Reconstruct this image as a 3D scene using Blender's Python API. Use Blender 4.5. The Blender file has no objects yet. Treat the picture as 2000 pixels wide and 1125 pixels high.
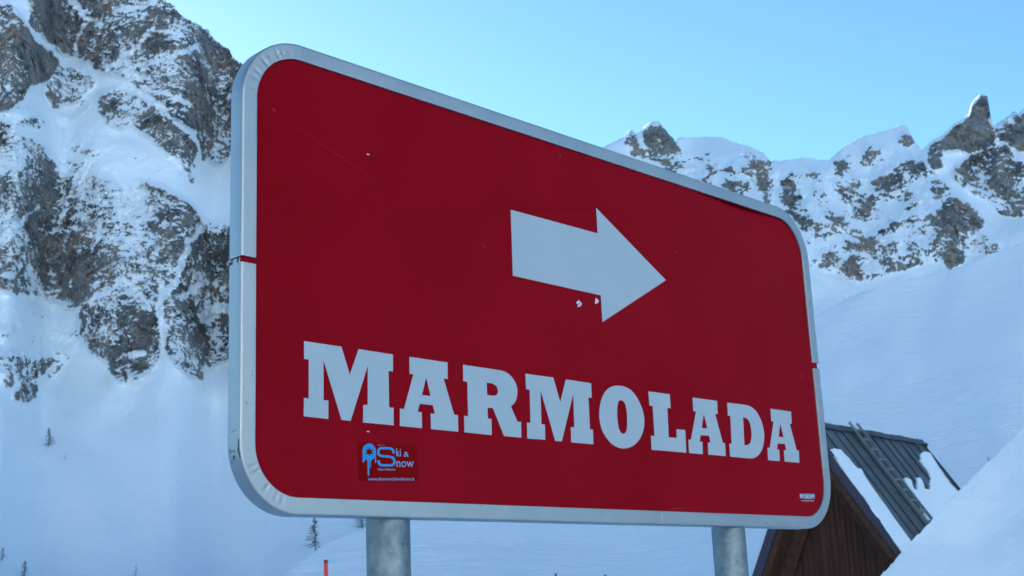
import bpy, bmesh, math, random
import numpy as np
from mathutils import Vector, Matrix

# ------------------------------------------------------------------ camera, sky, sun, exposure
SC = bpy.context.scene
COL = SC.collection
EYE = 1.65
F_PX = 2543.447
ROT = np.array([[0.99907487, 0.0, 0.04300476],
                [0.01029619, 0.97091612, -0.23919839],
                [-0.04175401, 0.23941989, 0.97001790]])     # camera axes (right, forward, up) in the world
cam_d = bpy.data.cameras.new('camera')
cam = bpy.data.objects.new('camera', cam_d)
COL.objects.link(cam)
SC.camera = cam
cam_d.sensor_width = 36.0
cam_d.lens = 36.0 * F_PX / 2000.0
cam_d.clip_start = 0.1
cam_d.clip_end = 20000
r_, f_, u_ = ROT[:, 0], ROT[:, 1], ROT[:, 2]
m = Matrix(((r_[0], u_[0], -f_[0], 0), (r_[1], u_[1], -f_[1], 0), (r_[2], u_[2], -f_[2], 0), (0, 0, 0, 1)))
m.translation = (0, 0, EYE)
cam.matrix_world = m
cam_d.dof.use_dof = True
cam_d.dof.focus_distance = 3.0
cam_d.dof.aperture_fstop = 14.0

SUN_AZ = math.radians(-27.0)          # to the left of the view axis, behind the mountain
SUN_EL = math.radians(13.0)
world = bpy.data.worlds.new('World')
SC.world = world
world.use_nodes = True
wn = world.node_tree
for n in list(wn.nodes):
    wn.nodes.remove(n)
sky = wn.nodes.new('ShaderNodeTexSky')
sky.sky_type = 'NISHITA'
sky.sun_disc = False
sky.sun_elevation = SUN_EL
sky.sun_rotation = SUN_AZ
sky.altitude = 2000
sky.air_density = 1.0
sky.dust_density = 1.1
sky.ozone_density = 3.0
bg = wn.nodes.new('ShaderNodeBackground')
bg.inputs['Strength'].default_value = 0.12
wo = wn.nodes.new('ShaderNodeOutputWorld')
tint = wn.nodes.new('ShaderNodeMix')
tint.data_type = 'RGBA'
tint.blend_type = 'MULTIPLY'
tint.inputs[0].default_value = 1.0
tint.inputs[7].default_value = (0.78, 1.0, 1.0, 1)      # cool white balance of the photograph
wn.links.new(sky.outputs[0], tint.inputs[6])
wn.links.new(tint.outputs[2], bg.inputs[0])
wn.links.new(bg.outputs[0], wo.inputs[0])

sun_d = bpy.data.lights.new('sun', 'SUN')
sun_d.energy = 4.8
sun_d.angle = math.radians(0.5)
sun_d.color = (1.0, 0.98, 0.94)
sun = bpy.data.objects.new('sun', sun_d)
COL.objects.link(sun)
to_sun = Vector((math.sin(SUN_AZ) * math.cos(SUN_EL), math.cos(SUN_AZ) * math.cos(SUN_EL), math.sin(SUN_EL)))
sun.rotation_euler = (-to_sun).to_track_quat('-Z', 'Y').to_euler()
sun.location = to_sun * 50

SC.view_settings.view_transform = 'Standard'
SC.view_settings.look = 'None'
SC.view_settings.gamma = 1.0
SC.view_settings.exposure = 1.42


# ------------------------------------------------------------------ small helpers
def ray(x, y):
    return ROT @ np.array([(x - 1000.0) / F_PX, 1.0, -(y - 562.5) / F_PX])


def az_el(x, y):
    d = ray(x, y)
    return math.atan2(d[0], d[1]), math.atan2(d[2], math.hypot(d[0], d[1]))


def to_px(az, el):
    d = np.stack([np.sin(az) * np.cos(el), np.cos(az) * np.cos(el), np.sin(el)], -1)
    c = d @ ROT
    w = np.maximum(c[..., 1], 0.05)
    return 1000 + F_PX * c[..., 0] / w, 562.5 - F_PX * c[..., 2] / w


def tag(o, label=None, cat=None, group=None, kind=None):
    if label: o['label'] = label
    if cat: o['category'] = cat
    if group: o['group'] = group
    if kind: o['kind'] = kind
    return o


def empty(name, loc, rz=0.0):
    o = bpy.data.objects.new(name, None)
    o.empty_display_size = 0.2
    o.location = loc
    o.rotation_euler = (0, 0, rz)
    COL.objects.link(o)
    return o


def link_mesh(name, me, mat, parent=None, smooth=True, sharp=35):
    o = bpy.data.objects.new(name, me)
    COL.objects.link(o)
    if mat is not None:
        me.materials.append(mat)
    if smooth and len(me.polygons):
        me.polygons.foreach_set('use_smooth', [True] * len(me.polygons))
        me.set_sharp_from_angle(angle=math.radians(sharp))
    if parent is not None:
        o.parent = parent
    return o


def from_bm(name, bm, mat, parent=None, smooth=True, sharp=35):
    me = bpy.data.meshes.new(name)
    bm.normal_update()
    bm.to_mesh(me)
    bm.free()
    return link_mesh(name, me, mat, parent, smooth, sharp)


# --- vectorised gradient noise
_rs = np.random.RandomState(11)
_perm = _rs.permutation(4096).astype(np.int64)
_perm = np.concatenate([_perm, _perm])
_g = _rs.normal(size=(4096, 3))
_g /= np.linalg.norm(_g, axis=1)[:, None]


def perlin(p):
    shp = p.shape[:-1]
    p = p.reshape(-1, 3)
    out = np.empty(len(p))
    for s in range(0, len(p), 200000):
        q = p[s:s + 200000]
        i = np.floor(q).astype(np.int64)
        f = q - i
        w = f * f * f * (f * (f * 6 - 15) + 10)
        i &= 4095
        acc = 0
        for dx in (0, 1):
            wx = w[:, 0] if dx else 1 - w[:, 0]
            a = _perm[(i[:, 0] + dx) & 4095]
            for dy in (0, 1):
                wy = w[:, 1] if dy else 1 - w[:, 1]
                b = _perm[(a + i[:, 1] + dy) & 4095]
                for dz in (0, 1):
                    wz = w[:, 2] if dz else 1 - w[:, 2]
                    c = _perm[(b + i[:, 2] + dz) & 4095]
                    g = _g[c]
                    dot = g[:, 0] * (f[:, 0] - dx) + g[:, 1] * (f[:, 1] - dy) + g[:, 2] * (f[:, 2] - dz)
                    acc = acc + dot * (wx * wy * wz)
        out[s:s + 200000] = acc
    return (out * 1.6).reshape(shp)


def fbm(p, octs, gain=0.5, lac=2.07, off=0.0):
    r = 0
    a = 1.0
    t = 0
    q = p + off
    for k in range(octs):
        r = r + a * perlin(q)
        t += a
        a *= gain
        q = q * lac + 17.3
    return r / t


def ridged(p, octs, gain=0.55, lac=2.1, off=0.0):
    r = 0
    a = 1.0
    t = 0
    q = p + off
    for k in range(octs):
        r = r + a * (1 - 2.2 * np.abs(perlin(q)))
        t += a
        a *= gain
        q = q * lac + 9.7
    return r / t


def sstep(a, b, x):
    t = np.clip((x - a) / (b - a), 0, 1)
    return t * t * (3 - 2 * t)


def blur_u(a, k, axis):
    if k < 1: return a
    n = a.shape[axis]
    ker = np.hanning(2 * k + 3)[1:-1]
    ker /= ker.sum()
    pad = [(0, 0), (0, 0)]
    pad[axis] = (k, k)
    b = np.pad(a, pad, mode='edge')
    out = np.zeros_like(a)
    for i, w in enumerate(ker):
        sl = [slice(None), slice(None)]
        sl[axis] = slice(i, i + n)
        out += w * b[tuple(sl)]
    return out


# ------------------------------------------------------------------ materials
def new_mat(name):
    mt = bpy.data.materials.new(name)
    mt.use_nodes = True
    nt = mt.node_tree
    b = nt.nodes.get('Principled BSDF')
    return mt, nt, b


def nd(nt, t, **kw):
    n = nt.nodes.new(t)
    for k, v in kw.items():
        if k in ('operation', 'blend_type', 'data_type', 'noise_dimensions', 'attribute_name', 'feature', 'wave_type', 'bands_direction', 'noise_type'):
            setattr(n, k, v)
        else:
            n.inputs[k].default_value = v
    return n


def ramp(nt, pts, src, interp='LINEAR'):
    r = nt.nodes.new('ShaderNodeValToRGB')
    r.color_ramp.interpolation = interp
    el = r.color_ramp.elements
    while len(el) > 1: el.remove(el[-1])
    el[0].position = pts[0][0]
    el[0].color = tuple(pts[0][1]) + (1,)
    for p, c in pts[1:]:
        e = el.new(p)
        e.color = tuple(c) + (1,)
    nt.links.new(src, r.inputs[0])
    return r


def geo_pos(nt, obj=False):
    if obj:
        return nt.nodes.new('ShaderNodeTexCoord').outputs['Object']
    return nt.nodes.new('ShaderNodeNewGeometry').outputs['Position']


def bump(nt, b, src, strength, dist):
    n = nd(nt, 'ShaderNodeBump', Strength=strength, Distance=dist)
    nt.links.new(src, n.inputs['Height'])
    nt.links.new(n.outputs[0], b.inputs['Normal'])
    return n


SNOW = (0.83, 0.895, 0.93)


def snow_material(name, tracks=False, grain=1.0):
    mt, nt, b = new_mat(name)
    b.inputs['Roughness'].default_value = 0.62
    b.inputs['Specular IOR Level'].default_value = 0.25
    pos = geo_pos(nt)
    n1 = nd(nt, 'ShaderNodeTexNoise', Scale=0.05 * grain, Detail=4.0)
    nt.links.new(pos, n1.inputs['Vector'])
    cr = ramp(nt, [(0.3, (0.78, 0.875, 0.92)), (0.7, (0.83, 0.905, 0.94))], n1.outputs[0])
    nt.links.new(cr.outputs[0], b.inputs['Base Color'])
    n2 = nd(nt, 'ShaderNodeTexNoise', Scale=1.6 * grain, Detail=8.0, Roughness=0.68)
    nt.links.new(pos, n2.inputs['Vector'])
    h = n2.outputs[0]
    if tracks:
        acc = h
        for rz, sc, amp, w in ((0.5, 0.8, 0.8, 0.05), (-0.35, 0.7, 0.8, 0.05), (1.2, 0.9, 0.7, 0.04), (-0.9, 0.8, 0.7, 0.04)):
            mp = nd(nt, 'ShaderNodeMapping')
            mp.inputs['Rotation'].default_value = (0, 0, rz)
            mp.inputs['Scale'].default_value = (0.05, 1.3, 0.3)
            nt.links.new(pos, mp.inputs[0])
            nz = nd(nt, 'ShaderNodeTexNoise', Scale=sc, Detail=3.0, Roughness=0.7, Distortion=0.6)
            nt.links.new(mp.outputs[0], nz.inputs['Vector'])
            # thin ruts where the stretched noise crosses its middle value
            s = nd(nt, 'ShaderNodeMath', operation='SUBTRACT')
            s.inputs[1].default_value = 0.5
            nt.links.new(nz.outputs[0], s.inputs[0])
            a = nd(nt, 'ShaderNodeMath', operation='ABSOLUTE')
            nt.links.new(s.outputs[0], a.inputs[0])
            mr = nt.nodes.new('ShaderNodeMapRange')
            mr.interpolation_type = 'SMOOTHSTEP'
            mr.inputs['From Max'].default_value = w * 0.5
            mr.inputs['To Max'].default_value = amp
            nt.links.new(a.outputs[0], mr.inputs[0])
            pn = nd(nt, 'ShaderNodeTexNoise', Scale=0.03 + 0.01 * sc, Detail=2.0)
            nt.links.new(mp.outputs[0], pn.inputs['Vector'])
            pm = nt.nodes.new('ShaderNodeMapRange')
            pm.inputs['From Min'].default_value = 0.42
            pm.inputs['From Max'].default_value = 0.60
            nt.links.new(pn.outputs[0], pm.inputs[0])
            iv = nd(nt, 'ShaderNodeMath', operation='SUBTRACT')
            iv.inputs[0].default_value = amp
            nt.links.new(mr.outputs[0], iv.inputs[1])
            im = nd(nt, 'ShaderNodeMath', operation='MULTIPLY')
            nt.links.new(iv.outputs[0], im.inputs[0])
            nt.links.new(pm.outputs[0], im.inputs[1])
            ad = nd(nt, 'ShaderNodeMath', operation='SUBTRACT')
            nt.links.new(acc, ad.inputs[0])
            nt.links.new(im.outputs[0], ad.inputs[1])
            acc = ad.outputs[0]
        h = acc
    bump(nt, b, h, 0.42 if tracks else 0.42, 0.2 if tracks else 0.10)
    return mt


def mountain_material(name, sc=1.0):
    mt, nt, b = new_mat(name)
    b.inputs['Roughness'].default_value = 0.75
    b.inputs['Specular IOR Level'].default_value = 0.2
    pos = geo_pos(nt)
    att = nd(nt, 'ShaderNodeAttribute', attribute_name='rock')
    nf = nd(nt, 'ShaderNodeTexNoise', Scale=1.3 * sc, Detail=5.0, Roughness=0.7)
    nt.links.new(pos, nf.inputs['Vector'])
    s = nd(nt, 'ShaderNodeMath', operation='MULTIPLY_ADD')
    s.inputs[1].default_value = 1.1
    s.inputs[2].default_value = -0.55
    nt.links.new(nf.outputs[0], s.inputs[0])
    a = nd(nt, 'ShaderNodeMath', operation='ADD')
    nt.links.new(att.outputs['Fac'], a.inputs[0])
    nt.links.new(s.outputs[0], a.inputs[1])
    mr = nt.nodes.new('ShaderNodeMapRange')
    mr.interpolation_type = 'SMOOTHSTEP'
    mr.inputs['From Min'].default_value = 0.36
    mr.inputs['From Max'].default_value = 0.62
    nt.links.new(a.outputs[0], mr.inputs[0])
    # rock colour: grey limestone with ochre and random dark patches
    n1 = nd(nt, 'ShaderNodeTexNoise', Scale=0.09 * sc, Detail=6.0, Roughness=0.6)
    nt.links.new(pos, n1.inputs['Vector'])
    rc = ramp(nt, [(0.32, (0.085, 0.09, 0.092)), (0.45, (0.20, 0.20, 0.195)), (0.56, (0.31, 0.305, 0.285)),
                   (0.63, (0.34, 0.25, 0.185)), (0.70, (0.31, 0.29, 0.26)), (0.85, (0.36, 0.35, 0.33))], n1.outputs[0])
    n3 = nd(nt, 'ShaderNodeTexNoise', Scale=0.7 * sc, Detail=6.0, Roughness=0.7)
    nt.links.new(pos, n3.inputs['Vector'])
    r3 = ramp(nt, [(0.34, (0.28, 0.28, 0.30)), (0.46, (0.85, 0.85, 0.85)), (0.7, (1.3, 1.27, 1.25))], n3.outputs[0])
    mx = nt.nodes.new('ShaderNodeMix')
    mx.data_type = 'RGBA'
    mx.blend_type = 'MULTIPLY'
    mx.inputs[0].default_value = 1.0
    nt.links.new(rc.outputs[0], mx.inputs[6])
    nt.links.new(r3.outputs[0], mx.inputs[7])
    m2 = nt.nodes.new('ShaderNodeMix')
    m2.data_type = 'RGBA'
    nt.links.new(mr.outputs[0], m2.inputs[0])
    m2.inputs[6].default_value = SNOW + (1,)
    nt.links.new(mx.outputs[2], m2.inputs[7])
    nt.links.new(m2.outputs[2], b.inputs['Base Color'])
    n4 = nd(nt, 'ShaderNodeTexNoise', Scale=0.6 * sc, Detail=8.0, Roughness=0.65)
    nt.links.new(pos, n4.inputs['Vector'])
    mm = nd(nt, 'ShaderNodeMath', operation='MULTIPLY')
    nt.links.new(n4.outputs[0], mm.inputs[0])
    k = nd(nt, 'ShaderNodeMath', operation='MULTIPLY_ADD')
    k.inputs[1].default_value = 0.9
    k.inputs[2].default_value = 0.28
    nt.links.new(mr.outputs[0], k.inputs[0])
    nt.links.new(k.outputs[0], mm.inputs[1])
    bump(nt, b, mm.outputs[0], 0.8, 1.6 / sc)
    return mt


def simple_mat(name, col, rough=0.5, metal=0.0, var=0.0, vscale=20.0, bumpd=0.0, bscale=60.0, spec=0.5):
    mt, nt, b = new_mat(name)
    b.inputs['Roughness'].default_value = rough
    b.inputs['Metallic'].default_value = metal
    b.inputs['Specular IOR Level'].default_value = spec
    pos = geo_pos(nt, True)
    n = nd(nt, 'ShaderNodeTexNoise', Scale=vscale, Detail=5.0, Roughness=0.6)
    nt.links.new(pos, n.inputs['Vector'])
    lo = tuple(c * (1 - var) for c in col)
    hi = tuple(min(1, c * (1 + var)) for c in col)
    r = ramp(nt, [(0.3, lo), (0.7, hi)], n.outputs[0])
    nt.links.new(r.outputs[0], b.inputs['Base Color'])
    if bumpd > 0:
        n2 = nd(nt, 'ShaderNodeTexNoise', Scale=bscale, Detail=4.0)
        nt.links.new(pos, n2.inputs['Vector'])
        bump(nt, b, n2.outputs[0], 0.5, bumpd)
    return mt


# ------------------------------------------------------------------ terrain
MASK_STEP = 2
MX0, MX1, MY0, MY1 = -100, 2100, -100, 1180
MW, MH = (MX1 - MX0) // MASK_STEP, (MY1 - MY0) // MASK_STEP


def paint(img, pts, val, mode='max'):
    """rock density of a region of the face, given by its outline"""
    p = (np.array(pts, float) - [MX0, MY0]) / MASK_STEP
    x0, y0 = np.maximum(np.floor(p.min(0)).astype(int), 0)
    x1, y1 = np.minimum(np.ceil(p.max(0)).astype(int) + 1, [MW, MH])
    if x1 <= x0 or y1 <= y0: return
    X, Y = np.meshgrid(np.arange(x0, x1) + .5, np.arange(y0, y1) + .5)
    ins = np.zeros(X.shape, bool)
    n = len(p)
    for i in range(n):
        a, b = p[i], p[(i + 1) % n]
        if a[1] == b[1]: continue
        c = (a[1] > Y) != (b[1] > Y)
        xi = a[0] + (Y - a[1]) * (b[0] - a[0]) / (b[1] - a[1])
        ins ^= c & (X < xi)
    sub = img[y0:y1, x0:x1]
    if mode == 'max':
        sub[ins] = np.maximum(sub[ins], val)
    else:
        sub[ins] = val


def stroke(img, pts, w, val):
    for (a, b) in zip(pts[:-1], pts[1:]):
        a = np.array(a, float); b = np.array(b, float)
        d = b - a
        n = np.array([-d[1], d[0]]) / max(1e-6, np.hypot(*d)) * w / 2
        e = d / max(1e-6, np.hypot(*d)) * w / 3
        paint(img, [a + n - e, b + n + e, b - n + e, a - n - e], val, 'set')


def sample(img, x, y):
    fx = np.clip((x - MX0) / MASK_STEP - .5, 0, MW - 1.001)
    fy = np.clip((y - MY0) / MASK_STEP - .5, 0, MH - 1.001)
    ix, iy = fx.astype(int), fy.astype(int)
    tx, ty = fx - ix, fy - iy
    return (img[iy, ix] * (1 - tx) * (1 - ty) + img[iy, ix + 1] * tx * (1 - ty)
            + img[iy + 1, ix] * (1 - tx) * ty + img[iy + 1, ix + 1] * tx * ty)


def lin(*segs):
    out = []
    for a, b, n in segs:
        out.append(np.linspace(a, b, n, endpoint=False))
    out.append(np.array([segs[-1][1]]))
    return np.concatenate(out)


def grid_mesh(name, P, mat, rock=None):
    nu, nv = P.shape[:2]
    me = bpy.data.meshes.new(name)
    me.vertices.add(nu * nv)
    me.vertices.foreach_set('co', P.reshape(-1).astype(np.float32))
    idx = np.arange(nu * nv).reshape(nu, nv)
    q = np.stack([idx[:-1, :-1], idx[1:, :-1], idx[1:, 1:], idx[:-1, 1:]], -1).reshape(-1, 4)
    nf = len(q)
    me.loops.add(nf * 4)
    me.loops.foreach_set('vertex_index', q.reshape(-1).astype(np.int32))
    me.polygons.add(nf)
    me.polygons.foreach_set('loop_start', (np.arange(nf) * 4).astype(np.int32))
    me.polygons.foreach_set('loop_total', np.full(nf, 4, np.int32))
    me.polygons.foreach_set('use_smooth', np.ones(nf, bool))
    me.update(calc_edges=True)
    if rock is not None:
        at = me.attributes.new('rock', 'FLOAT', 'POINT')
        at.data.foreach_set('value', rock.reshape(-1).astype(np.float32))
    me.materials.append(mat)
    o = bpy.data.objects.new(name, me)
    COL.objects.link(o)
    return o


def grid_normal_z(P):
    du = np.gradient(P, axis=0)
    dv = np.gradient(P, axis=1)
    n = np.cross(du, dv)
    n /= np.maximum(np.linalg.norm(n, axis=-1, keepdims=True), 1e-9)
    return n


TERR = {}


def terrain(name, mat, px_ridge, az_segs, rows, d0, base_z, slope_fn, mask=None, extra_left=None, extra_right=None,
            relief=1.0, ridge_rough=0.0, back=60.0, blur=6, seed=0.0, warp=9.0, und=0.0, dens_bias=0.0, flute=0.0, lumps=0.0, crest=0.0):
    """A slope that climbs away from the eye: every column integrates the slope angle from its foot at d0 up to the
    ridge, then drops down the far side."""
    A = lin(*az_segs)
    rl = [az_el(x, y) for x, y in px_ridge]
    ra = np.array([a for a, e in rl]); re = np.array([e for a, e in rl])
    if extra_left:
        ra = np.concatenate([np.radians([a for a, e in extra_left]), ra]); re = np.concatenate([np.radians([e for a, e in extra_left]), re])
    if extra_right:
        ra = np.concatenate([ra, np.radians([a for a, e in extra_right])]); re = np.concatenate([re, np.radians([e for a, e in extra_right])])
    for i in range(1, len(ra)):
        ra[i] = max(ra[i], ra[i - 1] + 2e-5)
    etop = np.interp(A, ra, re)
    ebase = math.atan2(base_z - EYE, d0)
    # base form on a regular grid of azimuth and elevation
    EU = np.linspace(ebase, etop.max() + 0.02, 420)
    Au = np.repeat(A[:, None], len(EU), 1)
    Eu = np.repeat(EU[None, :], len(A), 0)
    pxu, pyu = to_px(Au, Eu)
    Mu = blur_u(blur_u(sample(form, pxu, pyu), 6, 0), 4, 1) if mask is not None else np.zeros_like(Eu)
    su = slope_fn(Au, Eu, None, Mu, pxu, pyu)
    g = 1 / np.maximum(np.tan(su) - np.tan(Eu), 0.10) / np.cos(Eu) ** 2
    lnu = np.zeros_like(Eu)
    lnu[:, 1:] = np.cumsum(np.diff(Eu, axis=1) * 0.5 * (g[:, 1:] + g[:, :-1]), axis=1)
    lnu = blur_u(blur_u(lnu, blur, 0), blur, 0)
    if und > 0:
        lnu = lnu + und * fbm(np.stack([pxu / 260, pyu / 260, pxu * 0 + seed + 3], -1), 3) * sstep(0, 0.15, (Eu - ebase) / (etop.max() - ebase))
    if ridge_rough > 0:
        q = np.stack([A * 260, A * 0 + seed, A * 0], -1)
        etop = etop + ridge_rough * (0.6 * fbm(q, 5, gain=0.65) + 0.8 * ridged(q * 2.2, 4, gain=0.6) - 0.2)
    T = lin(*rows)
    Ag = np.repeat(A[:, None], len(T), 1)
    E = np.minimum(ebase + (etop.max() - ebase) * T[None, :] + 0 * Ag, etop[:, None])
    px, py = to_px(Ag, E)
    if mask is not None:
        w1 = fbm(np.stack([px / 45, py / 45, px * 0 + seed], -1), 4, gain=0.6)
        w2 = fbm(np.stack([px / 45, py / 45, px * 0 + seed + 31], -1), 4, gain=0.6)
        M = sample(mask, px + warp * w1 * 1.6, py + warp * w2 * 1.6)
        Mf = sample(form, px, py)
    else:
        M = Mf = np.zeros_like(E)
    lnd = np.empty_like(E)
    for i in range(len(A)):
        lnd[i] = np.interp(E[i], EU, lnu[i])
    D = d0 * np.exp(lnd)
    P0 = np.stack([D * np.sin(Ag), D * np.cos(Ag), D * np.tan(E)], -1)
    # relief: buttresses, ledges and cracks, pushed out of the face along the horizontal line of sight
    if relief > 0:
        Q = P0.copy()
        big = ridged(Q / (34 * relief), 4, off=seed)
        strat = fbm(np.stack([Q[..., 0] / 26 + Q[..., 2] / 18, Q[..., 1] / 26, (Q[..., 2] + 0.6 * Q[..., 0]) / 6.0], -1) / relief, 4, gain=0.6, off=seed + 5)
        fine = ridged(Q / (3.6 * relief), 4, gain=0.65, off=seed + 9)
        rib = ridged(np.stack([Q[..., 0] / 15, Q[..., 1] / 22, Q[..., 2] / 60], -1) / relief + 0.12 * fbm(Q / (12 * relief), 2)[..., None], 3, gain=0.55, off=seed + 15)
        tiny = fbm(Q / (1.15 * relief), 3, gain=0.6, off=seed + 2)
        Mb = sstep(0.05, 0.6, Mf)
        cr_ = np.abs(perlin(np.stack([Q[..., 0] / 9, Q[..., 1] / 14, Q[..., 2] / 26], -1) / relief + 0.25 * fbm(Q / (5 * relief), 2)[..., None] + seed))
        crack = (1 - sstep(0.0, 0.10, cr_)) * sstep(-0.2, 0.3, fbm(Q / (30 * relief), 2, off=seed + 40))
        disp = relief * (Mb * (6.0 * big + 5.5 * rib + 2.4 * strat + 2.4 * fine + 1.5 * tiny - 1.6 * crack) + (1 - Mb) * (flute * rib + 0.9 * fbm(Q / (28 * relief), 3, off=4)))
        edge = sstep(0, 0.05, T)[None, :]
        D2 = D - disp * edge * 0.9
        if crest > 0:
            # snow crest shaped round to catch a rim of sun on the flanks that climb to the right
            sl = np.gradient(blur_u(etop[:, None], 3, 0)[:, 0], A)
            cf = sstep(0.05, 0.5, sl) * 0.75 + 0.25 * sstep(-0.2, 0.1, sl)
            cx = np.clip(1 - (etop[:, None] - E) / 0.0032, 0, 1)
            D2 = D2 + crest * cf[:, None] * (1 - np.sqrt(np.maximum(0, 1 - cx * cx))) 
            M = M * (1 - sstep(0.0, 0.5, cx) * sstep(0.3, 0.8, cf)[:, None])
        P = np.stack([D2 * np.sin(Ag), D2 * np.cos(Ag), D2 * np.tan(E)], -1)
    else:
        D2 = D - lumps * (1.2 * fbm(P0 / (lumps * 30), 4, off=seed) + 0.35 * fbm(P0 / (lumps * 6), 4, off=seed + 3))
        P = np.stack([D2 * np.sin(Ag), D2 * np.cos(Ag), D2 * np.tan(E)], -1)
    P[..., 2] += EYE
    rock = None
    if mask is not None:
        n = grid_normal_z(P)
        nz = np.abs(n[..., 2])
        nz = 0.55 * nz + 0.45 * blur_u(blur_u(nz, 2, 0), 2, 1)
        # share of bare rock follows the density of the region; ledges keep their snow
        rank = (0.62 - nz) * 1.5 + 0.16 * strat + 0.60 * tiny + 0.55 * fine + 0.45 * rib + 0.7 * fbm(Q / (13.0 * relief), 3, off=seed + 20)
        act = M > 0.15
        mu, sd = rank[act].mean(), rank[act].std()
        z = (rank - mu) / sd
        thr = (0.5 - M - dens_bias) * 3.0
        rock = sstep(-0.55, 0.55, z - thr) * sstep(0.05, 0.15, M)
    # far side of the ridge
    nb = 8
    last = P[:, -1:, :]
    k = np.arange(1, nb + 1)[None, :, None] / nb
    dirh = np.stack([np.sin(A), np.cos(A), 0 * A], -1)[:, None, :]
    rnd = k ** 1.7
    Pb = last + dirh * back * k - np.array([0, 0, 1.0]) * (last[..., 2:3] + 3) * rnd
    P = np.concatenate([P, Pb], 1)
    if rock is not None:
        rock = np.concatenate([rock, np.repeat(rock[:, -1:], nb, 1)], 1)
    o = grid_mesh(name, P, mat, rock)
    o['kind'] = 'structure'
    TERR[name] = (A, etop, ebase, T, D2)
    return o


def hit(name, x, y):
    """the world point of a terrain seen in the direction of photo pixel x, y"""
    A, etop, ebase, T, D = TERR[name]
    a, e = az_el(x, y)
    i = int(np.argmin(np.abs(A - a)))
    t = (e - ebase) / (etop.max() - ebase)
    d = float(np.interp(t, T, D[i]))
    return Vector((d * math.sin(a), d * math.cos(a), d * math.tan(e) + EYE))


# --- rock regions of both faces (outlines of the crags, with how bare they are)
mask = np.zeros((MH, MW))
K = lambda ox, oy, s, pts: [(ox + x / s, oy + y / s) for x, y in pts]
for dens, pts in (
    (0.93, [(-100, 20), (22, 8), (60, 68), (116, 118), (105, 150), (60, 168), (32, 205), (12, 218), (-100, 222)]),
    (0.72, [(28, -100), (310, -100), (336, 5), (377, 38), (407, 56), (448, 92), (500, 130), (500, 200), (470, 250), (444, 305), (436, 322), (405, 316),
            (380, 240), (330, 205), (262, 165), (236, 150), (200, 142), (170, 118), (150, 104), (125, 108), (62, 52)]),
    (0.92, [(70, -100), (130, -60), (140, 20), (120, 60), (135, 108), (122, 106), (85, 50), (78, 0)]),
    (0.85, [(60, -50), (200, -50), (190, 40), (170, 95), (128, 106), (70, 40)]),
    (0.55, [(95, 158), (112, 126), (150, 122), (172, 138), (192, 160), (150, 198), (104, 205), (88, 185)]),
    (0.45, [(22, 236), (50, 228), (82, 226), (70, 242), (30, 246)]),
    (0.50, [(104, 218), (134, 228), (118, 236)]), (0.45, [(46, 210), (78, 212), (66, 222)]),
    (0.72, [(196, 182), (235, 168), (272, 186), (300, 204), (332, 232), (362, 252), (388, 290), (376, 326), (340, 306), (290, 268), (252, 240), (232, 252), (206, 226)]),
    (0.9, [(300, 170), (345, 190), (392, 232), (378, 250), (330, 222), (305, 196)]),
    (0.68, [(390, 268), (425, 272), (442, 300), (432, 322), (400, 314)]),
    (0.42, [(136, 278), (168, 276), (204, 304), (160, 302)]), (0.42, [(134, 312), (168, 316), (164, 346), (136, 338)]),
    (0.7, [(-100, 225), (10, 232), (40, 262), (80, 280), (96, 300), (118, 340), (110, 420), (90, 450), (40, 430), (-100, 420)]),
    (0.62, [(-100, 300), (50, 270), (92, 300), (120, 346), (205, 346), (240, 368), (290, 362), (330, 372), (378, 402), (402, 430), (460, 436), (500, 470),
            (500, 700), (448, 702), (396, 724), (394, 746), (350, 722), (326, 682), (314, 600), (308, 602), (312, 680), (300, 716), (272, 738),
            (246, 722), (250, 750), (230, 745), (208, 704), (178, 690), (156, 652), (156, 600), (138, 594), (70, 580), (8, 572), (-100, 560)]),
    (0.88, [(60, 510), (150, 500), (190, 470), (200, 520), (160, 590), (80, 570)]),
    (0.85, [(272, 350), (330, 372), (380, 402), (395, 430), (330, 470), (290, 440)]),
    (0.85, [(160, 600), (240, 600), (306, 610), (312, 680), (298, 716), (272, 736), (262, 690), (210, 700), (178, 688), (158, 650)]),
    (0.86, [(340, 480), (400, 450), (450, 460), (470, 560), (440, 600), (352, 560)]),
    (0.8, [(328, 640), (400, 640), (400, 700), (392, 742), (350, 720), (326, 684)]),
    (0.4, [(-20, 640), (44, 632), (36, 650), (-20, 668)]), (0.38, [(112, 650), (156, 638), (140, 656)]), (0.4, [(82, 690), (122, 672), (120, 690), (90, 700)]),
    (0.42, [(-20, 684), (40, 686), (70, 706), (40, 730), (-20, 730)]), (0.62, [(66, 702), (102, 700), (92, 722), (76, 746), (64, 744)]),
    (0.72, [(26, 766), (48, 750), (74, 752), (72, 780), (52, 794), (42, 782), (26, 786)]), (0.5, [(34, 730), (70, 724), (70, 756), (36, 766)]),
    (0.5, [(420, 742), (430, 738), (426, 750)]),
    (0.72, [(470, 120), (560, 200), (700, 246), (860, 276), (900, 330), (780, 350), (680, 400), (600, 380), (560, 330), (500, 300), (470, 260)]),
    (0.66, [(480, 440), (600, 470), (700, 500), (820, 470), (900, 520), (860, 600), (760, 640), (700, 720), (620, 690), (540, 720), (480, 690)]),
    (0.6, [(960, 330), (1060, 345), (1100, 400), (1040, 450), (980, 420)]), (0.55, [(940, 560), (1040, 540), (1060, 620), (980, 660)]),
):
    paint(mask, pts, dens)
paint(mask, [(-60, 226), (100, 200), (200, 180), (240, 260), (300, 300), (440, 330), (440, 360), (300, 350), (200, 350), (120, 330), (60, 270)], 0.21)
paint(mask, [(0, 590), (150, 600), (160, 680), (100, 740), (0, 760)], 0.22)
R = lambda pts: K(1180, 160, 2.439, pts)
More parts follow.
